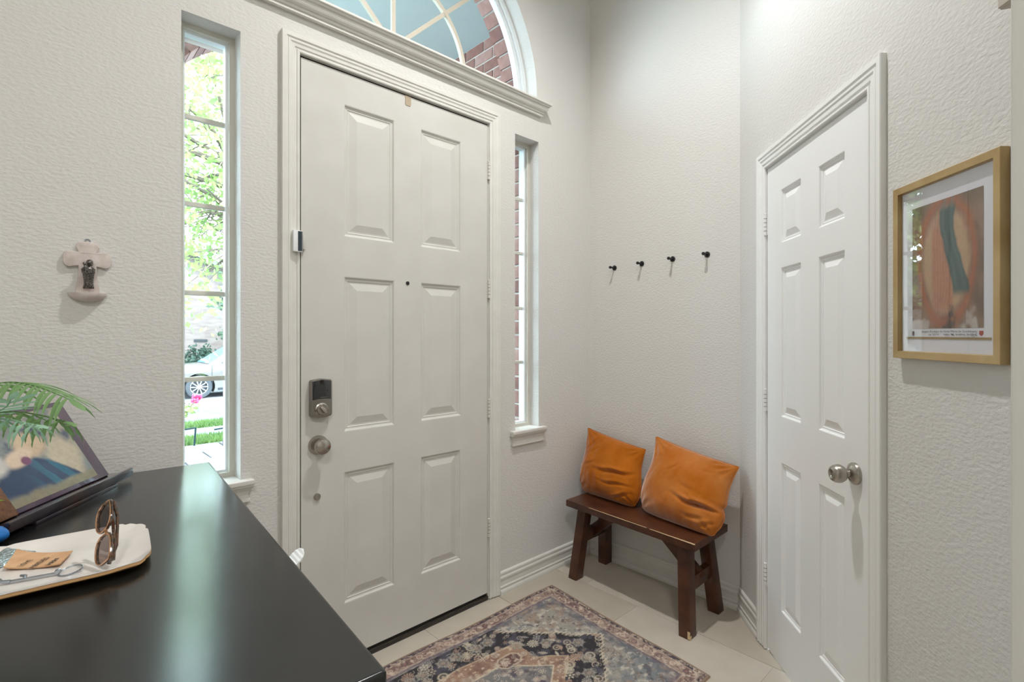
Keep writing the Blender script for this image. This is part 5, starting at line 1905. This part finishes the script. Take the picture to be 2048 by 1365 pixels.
def frond(ctrl, npin, plen, pwid, droop, mt, lobes, lo=0.3, one_side=False, seedv=0):
    r = random.Random(seedv)
    pts = bez([crown] + ctrl, 24)
    fr_ = MB().tube(pts, [0.0026 - 0.0018 * i / 24 for i in range(25)], 6).build('frond', mt, fern, smooth=True)
    for i in range(npin):
        t = lo + (1 - lo) * (i + 0.5) / npin
        k = min(23, int(t * 24))
        p = pts[k].lerp(pts[k + 1], t * 24 - k)
        d = (pts[k + 1] - pts[k]).normalized()
        side = d.cross(Vector((0, 0, 1))).normalized()
        for sg_ in ((1,) if one_side else (1, -1)):
            L = plen * (0.55 + 0.45 * math.sin(math.pi * (0.15 + 0.75 * (t - lo) / (1 - lo)))) * r.uniform(0.85, 1.15)
            dd = (side * sg_ * 0.75 + d * 0.75 + Vector((0, 0, r.uniform(-0.2, 0.15))))
            leaflet(p, dd, d.cross(dd.normalized()).cross(dd).normalized() * 0 + d, L, pwid, droop * r.uniform(0.7, 1.3), mt, fr_, lobes)
    leaflet(pts[-1], pts[-1] - pts[-2], side, plen * 0.6, pwid, 0.3, mt, fr_, lobes)
    return fr_


frond([gp(-60, 700, 1.0), gp(40, 755, 0.95), gp(140, 800, 0.90)], 17, 0.080, 0.0058, 0.9, M['fern'], 0, 0.45, seedv=1)
frond([gp(-70, 760, 1.0), gp(60, 830, 0.95), gp(128, 842, 0.90)], 9, 0.068, 0.0095, 1.9, M['fern'], 3, 0.42, seedv=2)
frond([gp(-60, 770, 0.95), gp(20, 850, 0.86), gp(75, 850, 0.82)], 7, 0.055, 0.0085, 2.0, M['fern_tip'], 3, 0.45, seedv=3)
frond([gp(-40, 780, 0.9), gp(0, 850, 0.86), gp(22, 800, 0.84)], 6, 0.045, 0.006, 0.3, M['fern_tip'], 0, 0.5, seedv=4)
frond([gp(-120, 640, 1.0), gp(-140, 700, 0.95), gp(-200, 860, 0.9)], 14, 0.07, 0.006, 1.0, M['fern'], 0, 0.3, seedv=5)
frond([PP + Vector((0.02, 0.2, 0.35)), PP + Vector((-0.05, 0.33, 0.30)), PP + Vector((-0.1, 0.40, 0.22))], 14, 0.07, 0.006, 1.0, M['fern'], 0, 0.3, seedv=6)
leaflet(PP + Vector((0.05, -0.02, 0.10)), gp(2, 985, 0.98) - (PP + Vector((0.05, -0.02, 0.10))), Vector((0.3, -0.7, 0.5)), (gp(10, 990, 0.98) - (PP + Vector((0.05, -0.02, 0.10)))).length, 0.012, 0.15, leaf_mat('bright_leaf', (110, 186, 40), (140, 204, 80), 0.4), fern)

# ------------------------------------------------------------------ lamps (out of frame)
lamp = empty('recessed_lamp', Vector((LAMP_POS.x, LAMP_POS.y, CEIL)), 'recessed round downlight in the high foyer ceiling', 'lamp')
MB().lathe([(0.095, 0.0), (0.095, -0.004), (0.078, -0.006), (0.072, 0.0), (0.07, 0.004)], (LAMP_POS.x, LAMP_POS.y, CEIL), (0, 0, 1), 32).build('trim_ring', M['plastic_w'], lamp, smooth=True)
ld = bpy.data.lights.new('lamp_light', 'SPOT')
ld.energy = LAMP_W
ld.color = (1.0, 0.993, 0.982)
ld.shadow_soft_size = 0.05
ld.spot_size = math.radians(136)
ld.spot_blend = 0.9
lo = bpy.data.objects.new('lamp_light', ld)
COL.objects.link(lo)
lo.parent = lamp
lo.location = (0, 0, LAMP_POS.z - CEIL)
fill_root = empty('fill_lamp', (-1.5, -3.1, CEIL), 'added unseen fill lamp on the ceiling behind the camera', 'lamp')  # added fixture and light, unseen, brightens the room from behind the camera
MB().lathe([(0.30, 0.0), (0.30, -0.05), (0.27, -0.06)], (-1.5, -3.1, CEIL), (0, 0, 1), 32).build('housing', M['nickel'], fill_root, smooth=True)
hd_ = bpy.data.lights.new('fill_light', 'AREA')
hd_.shape = 'DISK'
hd_.size = 0.54
hd_.energy = FILL_W
hd_.color = (1.0, 0.993, 0.982)
ho = bpy.data.objects.new('fill_light', hd_)
COL.objects.link(ho)
ho.parent = fill_root
ho.location = (0, 0, -0.065)
